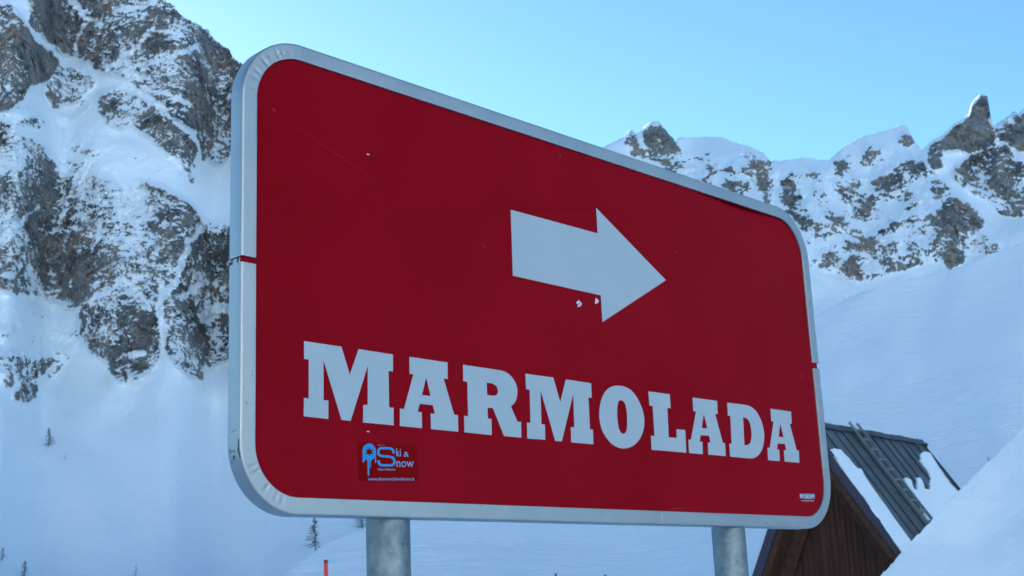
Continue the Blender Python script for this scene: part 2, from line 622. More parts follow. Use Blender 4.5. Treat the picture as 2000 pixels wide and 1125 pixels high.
paint(mask, R([(60, 330), (400, 300), (700, 330), (860, 430), (1080, 400), (1300, 300), (1500, 380), (1640, 480), (1800, 640), (1900, 800), (1760, 840), (1540, 860), (1240, 960),
               (1000, 880), (900, 640), (500, 480)]), 0.27)
paint(mask, R([(1400, 520), (1600, 520), (1560, 700), (1440, 760), (1340, 740)]), 0.30)
paint(mask, R([(1640, 420), (1860, 290), (2060, 400), (2060, 660), (1900, 640)]), 0.34)
for dens, pts in (
    (0.8, R([(88, 292), (128, 228), (152, 250), (166, 330), (112, 300)])),
    (0.82, R([(172, 242), (215, 200), (265, 200), (300, 240), (330, 262), (376, 340), (320, 344), (262, 352), (200, 296)])),
    (0.6, R([(138, 306), (198, 326), (190, 350), (146, 342)])), (0.45, R([(230, 330), (330, 352), (420, 404), (442, 442), (360, 440), (260, 380)])),
    (0.6, R([(356, 396), (384, 420), (372, 434)])), (0.75, R([(468, 332), (500, 326), (500, 352), (472, 350)])),
    (0.55, R([(488, 362), (548, 396), (520, 430), (512, 462), (496, 440)])), (0.85, R([(576, 408), (610, 400), (634, 432), (584, 434)])),
    (0.7, R([(650, 342), (700, 322), (742, 372), (770, 360), (800, 390), (816, 446), (776, 452), (700, 410), (660, 372)])),
    (0.8, R([(728, 430), (780, 450), (776, 520), (792, 574), (770, 574), (756, 520), (728, 500)])), (0.55, R([(626, 468), (680, 470), (708, 500), (650, 522)])),
    (0.6, R([(640, 400), (700, 400), (712, 440), (660, 440)])), (0.4, R([(540, 460), (600, 470), (580, 500)])),
    (0.9, R([(838, 474), (870, 460), (904, 462), (930, 520), (952, 590), (900, 610), (850, 556)])),
    (0.45, R([(846, 448), (900, 410), (1000, 396), (1040, 440), (960, 430), (860, 464)])),
    (0.6, R([(1016, 500), (1050, 520), (1058, 572), (1024, 570)])), (0.35, R([(940, 480), (1010, 510), (1000, 540)])),
    (0.7, R([(1078, 388), (1160, 344), (1190, 340), (1160, 390), (1120, 424)])), (0.55, R([(1232, 278), (1280, 280), (1284, 340), (1266, 402), (1212, 412), (1240, 340)])),
    (0.55, R([(1112, 516), (1200, 450), (1230, 470), (1222, 510), (1152, 578), (1130, 540)])), (0.6, R([(1198, 556), (1290, 528), (1284, 590), (1210, 596)])),
    (0.7, R([(1398, 290), (1424, 236), (1470, 262), (1478, 290), (1440, 312)])), (0.5, R([(1360, 440), (1350, 400), (1380, 396)])),
    (0.82, R([(1278, 474), (1372, 430), (1404, 388), (1490, 358), (1520, 372), (1552, 424), (1470, 430), (1430, 424), (1414, 500), (1360, 524), (1300, 500)])),
    (0.92, R([(1538, 372), (1556, 280), (1600, 276), (1640, 228), (1700, 186), (1744, 146), (1750, 108), (1774, 66), (1830, 66), (1836, 190), (1866, 262), (1846, 300),
              (1740, 342), (1690, 320), (1600, 334), (1612, 400), (1580, 426)])),
    (0.62, R([(1648, 446), (1700, 370), (1860, 300), (1924, 300), (1960, 350), (2004, 420), (2060, 640), (1990, 600), (1966, 632), (1930, 580), (1860, 540), (1830, 554), (1760, 540), (1700, 490)])),
    (0.8, R([(1850, 218), (1890, 190), (1950, 140), (1990, 150), (2100, 90), (2100, 360), (1990, 330), (1930, 290), (1880, 280)])),
    (0.68, R([(1580, 622), (1650, 526), (1700, 560), (1744, 600), (1794, 660), (1760, 700), (1700, 724), (1620, 700), (1588, 684)])),
    (0.55, R([(1340, 670), (1372, 644), (1410, 640), (1400, 692), (1350, 694)])), (0.45, R([(1428, 744), (1470, 616), (1530, 700), (1500, 742)])),
    (0.35, R([(1230, 640), (1320, 620), (1310, 664)])), (0.5, R([(1590, 700), (1700, 700), (1660, 780), (1560, 790)])),
    (0.72, R([(1588, 806), (1660, 774), (1712, 822), (1704, 866), (1640, 888), (1610, 846)])),
    (0.55, R([(1750, 764), (1820, 716), (1870, 750), (1900, 800), (1820, 826)])),
    (0.8, R([(1306, 700), (1330, 700), (1332, 740), (1310, 736)])), (0.7, R([(1268, 784), (1290, 776), (1296, 812), (1270, 812)])),
    (0.6, R([(1350, 752), (1388, 744), (1394, 804), (1366, 812)])), (0.55, R([(1118, 716), (1160, 724), (1192, 788), (1150, 790)])),
    (0.45, R([(1168, 690), (1244, 700), (1230, 724), (1180, 724)])), (0.5, R([(1010, 682), (1032, 690), (1026, 736), (1012, 720)])),
    (0.6, R([(1028, 836), (1050, 786), (1130, 830), (1126, 860), (1062, 892), (1040, 880)])),
    (0.88, R([(1128, 884), (1188, 826), (1218, 884), (1226, 942), (1150, 916)])), (0.6, R([(948, 730), (968, 734), (966, 756)])), (0.7, R([(974, 866), (988, 870), (986, 900)])),
    (0.35, R([(1100, 560), (1140, 590), (1120, 610)])), (0.5, R([(1196, 630), (1216, 636), (1212, 660)])), (0.4, R([(1430, 590), (1480, 590), (1450, 620)])),
    (0.3, R([(1080, 590), (1110, 600), (1100, 630)])), (0.35, R([(1500, 560), (1560, 570), (1590, 620), (1540, 640)])),
    (0.6, R([(560, 440), (640, 450), (660, 540), (600, 520)])), (0.6, R([(880, 600), (960, 600), (1010, 690), (940, 680)])), (0.62, R([(1180, 590), (1280, 590), (1240, 640), (1190, 630)])),
    (0.6, R([(1420, 520), (1500, 540), (1480, 600), (1430, 590)])), (0.62, R([(1560, 440), (1640, 500), (1600, 560), (1560, 520)])), (0.6, R([(1240, 740), (1300, 720), (1330, 780), (1280, 790)])),
    (0.6, R([(1440, 760), (1520, 770), (1500, 820), (1450, 810)])), (0.6, R([(1060, 600), (1130, 640), (1150, 700), (1090, 680)])),
    (0.6, R([(240, 350), (300, 360), (350, 420), (330, 440), (270, 400)])), (0.6, R([(440, 440), (520, 460), (500, 520), (450, 500)])),
    (0.5, [(1115, 340), (1175, 300), (1190, 340), (1150, 380)]),
):
    paint(mask, pts, dens)
form = np.maximum(mask, 0)
form = blur_u(blur_u(form, 9, 0), 9, 1)
# snow that lies in gullies and on the long ledges
for w, v, pts in (
    (9, 0.0, [(20, -10), (42, 32), (62, 60), (90, 88), (122, 114)]),
    (7, 0.25, [(198, 150), (236, 118), (270, 90), (304, 50)]), (8, 0.15, [(246, 152), (262, 128), (300, 118), (340, 110), (386, 88)]),
    (9, 0.25, [(140, 0), (160, 40), (192, 40)]), (12, 0.2, [(225, 20), (262, 16), (300, 2)]), (7, 0.2, [(284, 172), (330, 186), (372, 206)]),
    (6, 0.3, [(300, 58), (330, 66), (350, 72)]), (8, 0.3, [(150, 100), (148, 70), (160, 50)]), (5, 0.3, [(236, 62), (246, 96), (228, 130)]),
    (9, 0.0, [(366, 470), (358, 505), (345, 545), (322, 572)]), (10, 0.0, [(312, 550), (313, 590), (318, 650), (322, 700)]),
    (8, 0.15, [(-10, 495), (20, 460), (48, 430), (78, 400)]), (14, 0.1, [(352, 580), (372, 566), (386, 562)]), (20, 0.1, [(396, 624), (420, 610), (446, 606)]),
    (7, 0.2, [(170, 590), (205, 570), (240, 540), (262, 560), (296, 610)]), (8, 0.3, [(200, 430), (190, 460), (180, 490)]), (14, 0.05, [(252, 694), (280, 692)]),
    (9, 0.25, [(225, 410), (262, 430), (282, 470)]), (10, 0.2, [(384, 452), (372, 476)]), (6, 0.25, [(120, 360), (132, 400), (118, 440)]),
    (12, 0.15, [(392, 430), (420, 424), (448, 428)]), (8, 0.25, [(44, 300), (30, 340), (40, 380)]),
):
    stroke(mask, pts, w, v)
mask = blur_u(blur_u(mask, 1, 0), 1, 1)

rock_near = mountain_material('snowy_limestone_near', 1.0)
rock_far = mountain_material('snowy_limestone_far', 0.55)
snow_plain = snow_material('snow_smooth')
snow_hill = snow_material('snow_tracked', tracks=True)
snow_near = snow_material('snow_bank', grain=1.6)


def slope_left(A, E, T, M, px, py):
    e = np.degrees(E)
    base = np.interp(e, [-2, 1.5, 3.5, 7, 9, 14, 22, 30], [5, 9, 24, 33, 40, 43, 46, 48])
    s = base + (60 - base) * sstep(0.1, 0.7, M)
    s = s + 5 * fbm(np.stack([px / 160, py / 160, px * 0 + 2], -1), 2)
    return np.radians(s)


ridge_left = [(-60, -120), (100, -110), (220, -60), (317, 0), (336, 11), (355, 33), (377, 45), (407, 62), (420, 80), (448, 99), (454, 112), (467, 123), (500, 150),
              (560, 205), (700, 250), (850, 275), (1000, 318), (1120, 352), (1190, 385)]
PX = 1 / F_PX
mountain = terrain('mountain', rock_near, ridge_left,
                   [(math.radians(-75), math.radians(-24), 110), (math.radians(-24), math.radians(-11.0), 440), (math.radians(-11.0), math.radians(14), 150)],
                   [(0.0, 0.12, 30), (0.12, 1.0, 800)], 135.0, -1.5, slope_left, mask,
                   extra_left=[(-80, 7), (-60, 8), (-46, 11), (-38, 19), (-31, 26)], extra_right=[(8, 14), (11, 11), (14, 5)],
                   ridge_rough=0.0035, relief=1.0, seed=1.0, und=0.03, blur=34, dens_bias=-0.09, flute=0.06)


def slope_right(A, E, T, M, px, py):
    s = 40 + 16 * sstep(0.1, 0.7, M) + 7 * fbm(np.stack([px / 70, py / 110, px * 0 + 8], -1), 3)
    return np.radians(s)


ridge_right = [(940, 430), (1050, 345), (1120, 305), (1180, 287)] + R([
    (60, 280), (96, 256), (125, 225), (138, 232), (150, 250), (175, 235), (195, 208), (215, 195), (240, 188), (265, 195), (285, 220), (310, 250), (345, 288), (352, 266), (410, 264),
    (480, 262), (540, 266), (552, 262), (620, 290), (700, 310), (760, 340), (792, 380), (870, 374), (950, 362), (1010, 370), (1070, 375), (1150, 305),
    (1220, 262), (1280, 250), (1330, 235), (1385, 222), (1400, 210), (1425, 207), (1444, 216), (1462, 252), (1480, 288), (1515, 325), (1560, 282), (1600, 262), (1640, 230), (1662, 202),
    (1700, 180), (1738, 152), (1748, 110), (1770, 76), (1788, 62), (1812, 60), (1829, 74), (1832, 120), (1832, 185), (1850, 212), (1880, 195), (1920, 168), (1948, 146), (1960, 144), (1972, 154), (2000, 130)]) + [
    (2040, 200), (2100, 214), (2200, 200)]
ridge_right.sort(key=lambda p: p[0])
mountain_range = terrain('mountain_range', rock_far, ridge_right,
                         [(math.radians(-4), math.radians(4), 60), (math.radians(4), math.radians(24), 620), (math.radians(24), math.radians(60), 70)],
                         [(0.0, 0.35, 40), (0.35, 1.0, 360)], 480.0, -2.0, slope_right, mask,
                         extra_left=[(-6, 12)], extra_right=[(34, 23.5), (62, 20)],
                         ridge_rough=0.0014, relief=1.3, seed=7.0, und=0.05, back=200, warp=5.0, blur=34, dens_bias=0.06, flute=1.9, crest=5.5)


def slope_hill(A, E, T, M, px, py):
    e = np.degrees(E)
    return np.radians(np.interp(e, [-3, 2, 8, 15, 20], [9, 17, 28, 34, 37]) + 2.0 * fbm(np.stack([px / 300, py / 200, px * 0 + 5], -1), 2))


hill = terrain('snow_hill', snow_hill,
               [(380, 1215), (480, 1165), (548, 1130), (590, 1095), (640, 1062), (672, 1046), (700, 1036), (760, 1027), (850, 1019), (930, 1010), (1050, 960), (1250, 840), (1430, 710), (1560, 632), (1623, 600),
                (1672, 574), (1730, 556), (1795, 541), (1877, 521), (1920, 503), (1959, 488), (2000, 473), (2150, 425)],
               [(math.radians(-14), math.radians(-11), 10), (math.radians(-11), math.radians(24), 420), (math.radians(24), math.radians(60), 60)],
               [(0.0, 1.0, 200)], 52.0, -0.6, slope_hill, None, extra_left=[(-15, -3)], extra_right=[(35, 20), (60, 20)],
               relief=0.0, seed=3.0, und=0.03, back=60, blur=12, ridge_rough=0.0006, lumps=0.25)


def slope_bank(A, E, T, M, px, py):
    return np.radians(np.interp(np.degrees(E), [-20, -8, 0, 12], [14, 32, 42, 46]) + 3 * fbm(np.stack([px / 300, py / 260, px * 0 + 5], -1), 2))


bank = terrain('snow_bank', snow_near,
               [(1450, 1460), (1600, 1260), (1720.6, 1126), (1782, 1056), (1812, 1027), (1840, 996), (1855, 976), (1872, 961), (1895, 938), (1920, 912), (1941, 893), (1963, 872), (2000, 835), (2100, 745), (2300, 620)],
               [(math.radians(10), math.radians(36), 300), (math.radians(36), math.radians(70), 50)],
               [(0.0, 1.0, 160)], 7.0, -0.06, slope_bank, None, extra_left=[(8, -12.5)], extra_right=[(38, 14), (72, 12)],
               relief=0.0, seed=9.0, und=0.02, back=6.0, blur=10, ridge_rough=0.0022, lumps=0.05)

def slope_back(A, E, T, M, px, py):
    return np.radians(30 + 8 * fbm(np.stack([A * 6, E * 9, A * 0], -1), 3))


bounce_slope = terrain('bounce_mountain', snow_plain, [(-200, -200)],  # unseen slope behind the eye, added to bounce sunlight into the shade
                   [(math.radians(105), math.radians(255), 260)], [(0.0, 1.0, 90)], 700.0, -3.0, slope_back, None,
                   extra_left=[], extra_right=[(100, 14), (120, 19), (140, 17), (160, 22), (185, 24), (205, 20), (225, 23), (245, 17), (260, 14)],
                   relief=6.0, seed=13.0, und=0.1, back=500, blur=3, ridge_rough=0.01)

# snowy valley floor all round, reaching past everything
gx = np.sign(np.linspace(-1, 1, 161)) * np.abs(np.linspace(-1, 1, 161)) ** 3 * 9000
GX, GY = np.meshgrid(gx, gx, indexing='ij')
Z = 0.10 * fbm(np.stack([GX / 6, GY / 6, 0 * GX], -1), 3) * np.exp(-(np.hypot(GX, GY) / 60) ** 2)
Z = Z - 3.0 * sstep(60, 200, np.hypot(GX, GY))
ground = grid_mesh('ground', np.stack([GX, GY, Z], -1), snow_near)
ground['kind'] = 'structure'
#OBJECTS
# ------------------------------------------------------------------ the sign
SA = 0.8090001
SD = 2.05
SU = np.array([math.cos(SA), math.sin(SA), 0.0])
SN = np.array([-math.sin(SA), math.cos(SA), 0.0])
OX, OZ = 1.39605, 0.191675
W0 = SU * OX + SN * SD


def on_sign(x, y):
    """photo pixel -> metres along and up the sign face"""
    d = ray(x, y)
    p = d * SD / (d @ SN)
    return float(p @ SU - OX), float(p[2] - OZ)


red = new_mat('red_enamel')
mt, nt, b = red
pos = geo_pos(nt, True)
n1 = nd(nt, 'ShaderNodeTexNoise', Scale=3.0, Detail=4.0)
nt.links.new(pos, n1.inputs['Vector'])
c1 = ramp(nt, [(0.3, (0.28, 0.0028, 0.008)), (0.7, (0.322, 0.0040, 0.012))], n1.outputs[0])
vz = nd(nt, 'ShaderNodeTexVoronoi', Scale=17.0)
nt.links.new(pos, vz.inputs['Vector'])
c2 = ramp(nt, [(0.018, (1, 1, 1)), (0.026, (0, 0, 0))], vz.outputs['Distance'])
vn = nd(nt, 'ShaderNodeTexNoise', Scale=2.3, Detail=1.0)
nt.links.new(pos, vn.inputs['Vector'])
c3 = ramp(nt, [(0.56, (0, 0, 0)), (0.62, (1, 1, 1))], vn.outputs[0])
mm = nd(nt, 'ShaderNodeMath', operation='MULTIPLY')
nt.links.new(c2.outputs[0], mm.inputs[0]); nt.links.new(c3.outputs[0], mm.inputs[1])
mx = nt.nodes.new('ShaderNodeMix'); mx.data_type = 'RGBA'
nt.links.new(mm.outputs[0], mx.inputs[0]); nt.links.new(c1.outputs[0], mx.inputs[6])
mx.inputs[7].default_value = (0.42, 0.30, 0.32, 1)
nt.links.new(mx.outputs[2], b.inputs['Base Color'])
b.inputs['Roughness'].default_value = 0.26
b.inputs['Specular IOR Level'].default_value = 0.018
n2 = nd(nt, 'ShaderNodeTexNoise', Scale=2.2, Detail=2.0)
nt.links.new(pos, n2.inputs['Vector'])
bump(nt, b, n2.outputs[0], 0.25, 0.012)
RED = mt
WHITE = simple_mat('reflective_white_film', (0.43, 0.48, 0.50), 0.45, var=0.03, vscale=5)
ALU = new_mat('brushed_aluminium')
mt, nt, b = ALU
pos = geo_pos(nt, True)
n1 = nd(nt, 'ShaderNodeTexNoise', Scale=6.0, Detail=6.0, Roughness=0.6)
nt.links.new(pos, n1.inputs['Vector'])
c1 = ramp(nt, [(0.3, (0.43, 0.425, 0.42)), (0.7, (0.51, 0.50, 0.485))], n1.outputs[0])
n3 = nd(nt, 'ShaderNodeTexNoise', Scale=38.0, Detail=5.0, Roughness=0.75)
nt.links.new(pos, n3.inputs['Vector'])
c3 = ramp(nt, [(0.0, (0.25, 0.25, 0.26)), (0.30, (0.45, 0.45, 0.46)), (0.335, (1, 1, 1))], n3.outputs[0])
mx = nt.nodes.new('ShaderNodeMix'); mx.data_type = 'RGBA'; mx.blend_type = 'MULTIPLY'; mx.inputs[0].default_value = 0.8
nt.links.new(c1.outputs[0], mx.inputs[6]); nt.links.new(c3.outputs[0], mx.inputs[7])
nt.links.new(mx.outputs[2], b.inputs['Base Color'])
b.inputs['Metallic'].default_value = 1.0
c4 = ramp(nt, [(0.3, (0.40,) * 3), (0.7, (0.50,) * 3)], n1.outputs[0])
nt.links.new(c4.outputs[0], b.inputs['Roughness'])
ALU = mt
GALV = new_mat('galvanised_steel')
mt, nt, b = GALV
pos = geo_pos(nt, True)
mp = nd(nt, 'ShaderNodeMapping'); mp.inputs['Scale'].default_value = (1, 1, 0.75)
nt.links.new(pos, mp.inputs[0])
n1 = nd(nt, 'ShaderNodeTexNoise', Scale=30.0, Detail=8.0, Roughness=0.72, Distortion=0.3)
nt.links.new(mp.outputs[0], n1.inputs['Vector'])
c1 = ramp(nt, [(0.32, (0.13, 0.165, 0.18)), (0.48, (0.20, 0.245, 0.26)), (0.58, (0.25, 0.29, 0.30)), (0.7, (0.38, 0.40, 0.39))], n1.outputs[0])
mp2 = nd(nt, 'ShaderNodeMapping'); mp2.inputs['Scale'].default_value = (1, 1, 2.5)
nt.links.new(pos, mp2.inputs[0])
n2 = nd(nt, 'ShaderNodeTexNoise', Scale=42.0, Detail=4.0, Roughness=0.8, Distortion=1.5)
nt.links.new(mp2.outputs[0], n2.inputs['Vector'])
c2 = ramp(nt, [(0.0, (0.3, 0.3, 0.32)), (0.33, (0.5, 0.48, 0.48)), (0.37, (1, 1, 1)), (0.70, (1, 1, 1)), (0.76, (1.6, 1.5, 1.3))], n2.outputs[0])
mx = nt.nodes.new('ShaderNodeMix'); mx.data_type = 'RGBA'; mx.blend_type = 'MULTIPLY'; mx.inputs[0].default_value = 1
nt.links.new(c1.outputs[0], mx.inputs[6]); nt.links.new(c2.outputs[0], mx.inputs[7])
nt.links.new(mx.outputs[2], b.inputs['Base Color'])
b.inputs['Metallic'].default_value = 0.75
b.inputs['Roughness'].default_value = 0.5
bump(nt, b, n1.outputs[0], 0.3, 0.002)
GALV = mt
CYAN = simple_mat('cyan_ink', (0.0, 0.26, 0.56), 0.5)
PALE = simple_mat('pale_blue_ink', (0.20, 0.36, 0.60), 0.5)
DARKRED = simple_mat('dark_red_film', (0.235, 0.0005, 0.0015), 0.4, spec=0.04)
GREYP = simple_mat('blue_grey_ink', (0.11, 0.10, 0.18), 0.5)
WINK = simple_mat('white_ink', (0.70, 0.70, 0.74), 0.5)
BLACK = simple_mat('bare_dark_metal', (0.03, 0.04, 0.05), 0.5)

sign = tag(empty('direction_sign', Vector((W0[0], W0[1], 0.0)), SA),
           'large red direction sign with white arrow, grey metal frame and two round posts', 'sign')
Z0 = EYE + OZ
kx = 1 - 0.006 / SD
FX0, FX1 = OX * kx - OX, (OX + 2.1035) * kx - OX
FZ0, FZ1 = OZ * kx - OZ, (OZ + 0.9760) * kx - OZ
RAD = {'bl': 0.134, 'br': 0.150, 'tr': 0.152, 'tl': 0.146}


def outline(part, n=110, step=0.05):
    """points (x, z, inward x, inward z, corner position or None) along one half of the frame"""
    out = []

    def seg(x0, z0, x1, z1, ix, iz):
        L = math.hypot(x1 - x0, z1 - z0)
        k = max(1, int(L / step))
        for i in range(k):
            t = i / k
            out.append((x0 + (x1 - x0) * t, z0 + (z1 - z0) * t, ix, iz, None))

    def arc(cx, cz, r, a0, a1):
        for i in range(n):
            t = i / n
            a = a0 + (a1 - a0) * t
            out.append((cx + r * math.cos(a), cz + r * math.sin(a), -math.cos(a), -math.sin(a), t))
    if part == 'top':
        r = RAD['tl']; q = RAD['tr']
        seg(FX0, 0.4935, FX0, FZ1 - r, 1, 0)
        arc(FX0 + r, FZ1 - r, r, math.pi, math.pi / 2)
        seg(FX0 + r, FZ1, FX1 - q, FZ1, 0, -1)
        arc(FX1 - q, FZ1 - q, q, math.pi / 2, 0)
        seg(FX1, FZ1 - q, FX1, 0.4995, -1, 0)
        out.append((FX1, 0.4995, -1, 0, None))
    else:
        r = RAD['br']; q = RAD['bl']
        seg(FX1, 0.4815, FX1, FZ0 + r, -1, 0)
        arc(FX1 - r, FZ0 + r, r, 0, -math.pi / 2)
        seg(FX1 - r, FZ0, FX0 + q, FZ0, 0, 1)
        arc(FX0 + q, FZ0 + q, q, -math.pi / 2, -math.pi)
        seg(FX0, FZ0 + q, FX0, 0.4805, 1, 0)
        out.append((FX0, 0.4805, 1, 0, None))
    return out


LIP = 0.0345
prof = [(LIP, 0.0002), (LIP, -0.0045), (LIP - 0.0008, -0.0058)] + [(LIP - 0.0008 - (LIP - 0.0035) * i / 10, -0.006) for i in range(1, 10)] + \
       [(0.0028, -0.006), (0.0012, -0.0055), (0.0003, -0.0045), (0.0, -0.003), (0.0, 0.034), (0.0006, 0.0355), (0.002, 0.036), (0.020, 0.036), (0.020, 0.0342), (0.0026, 0.0342), (0.0022, 0.0002)]
frame = None
rnd = random.Random(5)
for part in ('top', 'low'):
    bm = bmesh.new()
    rows = []
    for (x, z, ix, iz, t) in outline(part):
        row = []
        for (d, w) in prof:
            ww = w
            if t is not None and w <= -0.0055:
                env = math.sin(math.pi * t) ** 0.7
                across = math.exp(-((d / LIP - 0.62) / 0.26) ** 2)
                k = (0.5 + 0.5 * math.sin(t * 11 * 2 * math.pi + 1.1 * math.sin(t * 17 + x * 3))) ** 1.6
                ww = w + 0.0011 * env * across * k * (0.55 + 0.45 * math.sin(t * 29 + x * 7))
            else:
                ww = w + 0.0002 * math.sin(x * 23 + z * 17)
            row.append(bm.verts.new((x + ix * d, ww, Z0 + z + iz * d)))
        rows.append(row)
    for a, c in zip(rows[:-1], rows[1:]):
        for j in range(len(prof)):
            k = (j + 1) % len(prof)
            bm.faces.new((a[j], a[k], c[k], c[j]))
    bm.faces.new(rows[0]); bm.faces.new(list(reversed(rows[-1])))
    bmesh.ops.recalc_face_normals(bm, faces=bm.faces)
    from_bm('frame_channel', bm, ALU, sign, sharp=50)


def inside_round(x, z, ins):
    """pull a point back inside the rounded outline"""
    x = min(max(x, FX0 + ins), FX1 - ins); z = min(max(z, FZ0 + ins), FZ1 - ins)
    for key, cx, cz, sx, sz in (('bl', FX0, FZ0, 1, 1), ('br', FX1, FZ0, -1, 1), ('tl', FX0, FZ1, 1, -1), ('tr', FX1, FZ1, -1, -1)):
        r = RAD[key]
        ox, oz = cx + sx * r, cz + sz * r
        if (x - ox) * sx < 0 and (z - oz) * sz < 0:
            L = math.hypot(x - ox, z - oz)
            if L > r - ins:
                x, z = ox + (x - ox) / L * (r - ins), oz + (z - oz) / L * (r - ins)
    return x, z


bm = bmesh.new()
NXP, NZP = 170, 80
front = {}; backv = {}
for i in range(NXP + 1):
    for j in range(NZP + 1):
        x = FX0 + (FX1 - FX0) * i / NXP
        z = FZ0 + (FZ1 - FZ0) * j / NZP
        x, z = inside_round(x, z, 0.0025)
        dent = 0.011 * math.exp(-((x - 1.76) / 0.17) ** 2 - ((z - 0.945) / 0.085) ** 2)
        dent += 0.0025 * math.exp(-((x - 1.93 + (z - .75) * .5) / 0.06) ** 2 - ((z - 0.78) / 0.16) ** 2)
        wv = 0.0006 + dent
        front[i, j] = bm.verts.new((x, wv, Z0 + z))
        backv[i, j] = bm.verts.new((x, wv + 0.0022, Z0 + z))
for i in range(NXP):
    for j in range(NZP):
        q = [front[i, j], front[i + 1, j], front[i + 1, j + 1], front[i, j + 1]]
        bm.faces.new(q)
        q = [backv[i, j], backv[i, j + 1], backv[i + 1, j + 1], backv[i + 1, j]]
        bm.faces.new(q)
for i in range(NXP):
    bm.faces.new((front[i, 0], backv[i, 0], backv[i + 1, 0], front[i + 1, 0]))
    bm.faces.new((front[i + 1, NZP], backv[i + 1, NZP], backv[i, NZP], front[i, NZP]))
for j in range(NZP):
    bm.faces.new((front[0, j + 1], backv[0, j + 1], backv[0, j], front[0, j]))
    bm.faces.new((front[NXP, j], backv[NXP, j], backv[NXP, j + 1], front[NXP, j + 1]))
panel = from_bm('panel', bm, RED, sign, sharp=30)


def refine(pts, ang=32):
    """round off the traced curve where it bends gently, keep true corners"""
    n = len(pts)
    P = [Vector(p) for p in pts]
    smooth = []
    for i in range(n):
        a = P[i] - P[i - 1]; c = P[(i + 1) % n] - P[i]
        an = abs(a.angle_signed(c)) if a.length and c.length else 9
        smooth.append(math.degrees(an) < ang and math.degrees(an) > 2.0 and a.length < 0.06 and c.length < 0.06)
    out = []
    for i in range(n):
        j = (i + 1) % n
        out.append(P[i])
        if smooth[i] or smooth[j]:
            L = (P[j] - P[i]).length
            if L > 0.06: continue
            t0 = (P[j] - P[i - 1]).normalized() if smooth[i] else (P[j] - P[i]).normalized()
            t1 = (P[(j + 1) % n] - P[i]).normalized() if smooth[j] else (P[j] - P[i]).normalized()
            for k in (1, 2, 3):
                t = k / 4
                h = (2 * t ** 3 - 3 * t * t + 1, t ** 3 - 2 * t * t + t, -2 * t ** 3 + 3 * t * t, t ** 3 - t * t)
                out.append(P[i] * h[0] + t0 * L * h[1] + P[j] * h[2] + t1 * L * h[3])
    return [(p.x, p.y) for p in out]


def flat(name, loops, mat, parent, w0, th=0.0006, place=None):
    """a thin cut film: outlines with holes, in sign coordinates"""
    cu = bpy.data.curves.new('outline', 'CURVE')
    cu.dimensions = '2D'
    cu.fill_mode = 'BOTH'
    for lp in loops:
        sp = cu.splines.new('POLY')
        sp.points.add(len(lp) - 1)
        for k, (x, z) in enumerate(lp):
            sp.points[k].co = (x, z, 0, 1)
        sp.use_cyclic_u = True
    return curve_flat(name, cu, mat, parent, w0, th, lambda v: (v.x, v.y))


def curve_flat(name, cu, mat, parent, w0, th, fn):
    tmp = bpy.data.objects.new('outline', cu)
    COL.objects.link(tmp)
    dg = bpy.context.evaluated_depsgraph_get()
    me = bpy.data.meshes.new_from_object(tmp.evaluated_get(dg))
    bm = bmesh.new()
    bm.from_mesh(me)
    bpy.data.objects.remove(tmp)
    bpy.data.curves.remove(cu)
    bpy.data.meshes.remove(me)
    bmesh.ops.remove_doubles(bm, verts=bm.verts, dist=1e-6)
    for v in bm.verts:
        x, z = fn(v.co)
        v.co = (x, w0, Z0 + z)
    bm.normal_update()
    for f in bm.faces:
        if f.normal.y > 0: f.normal_flip()
    r = bmesh.ops.extrude_face_region(bm, geom=list(bm.faces))
    vs = [g for g in r['geom'] if isinstance(g, bmesh.types.BMVert)]
    for v in vs: v.co.y -= th
    return from_bm(name, bm, mat, parent, smooth=False)


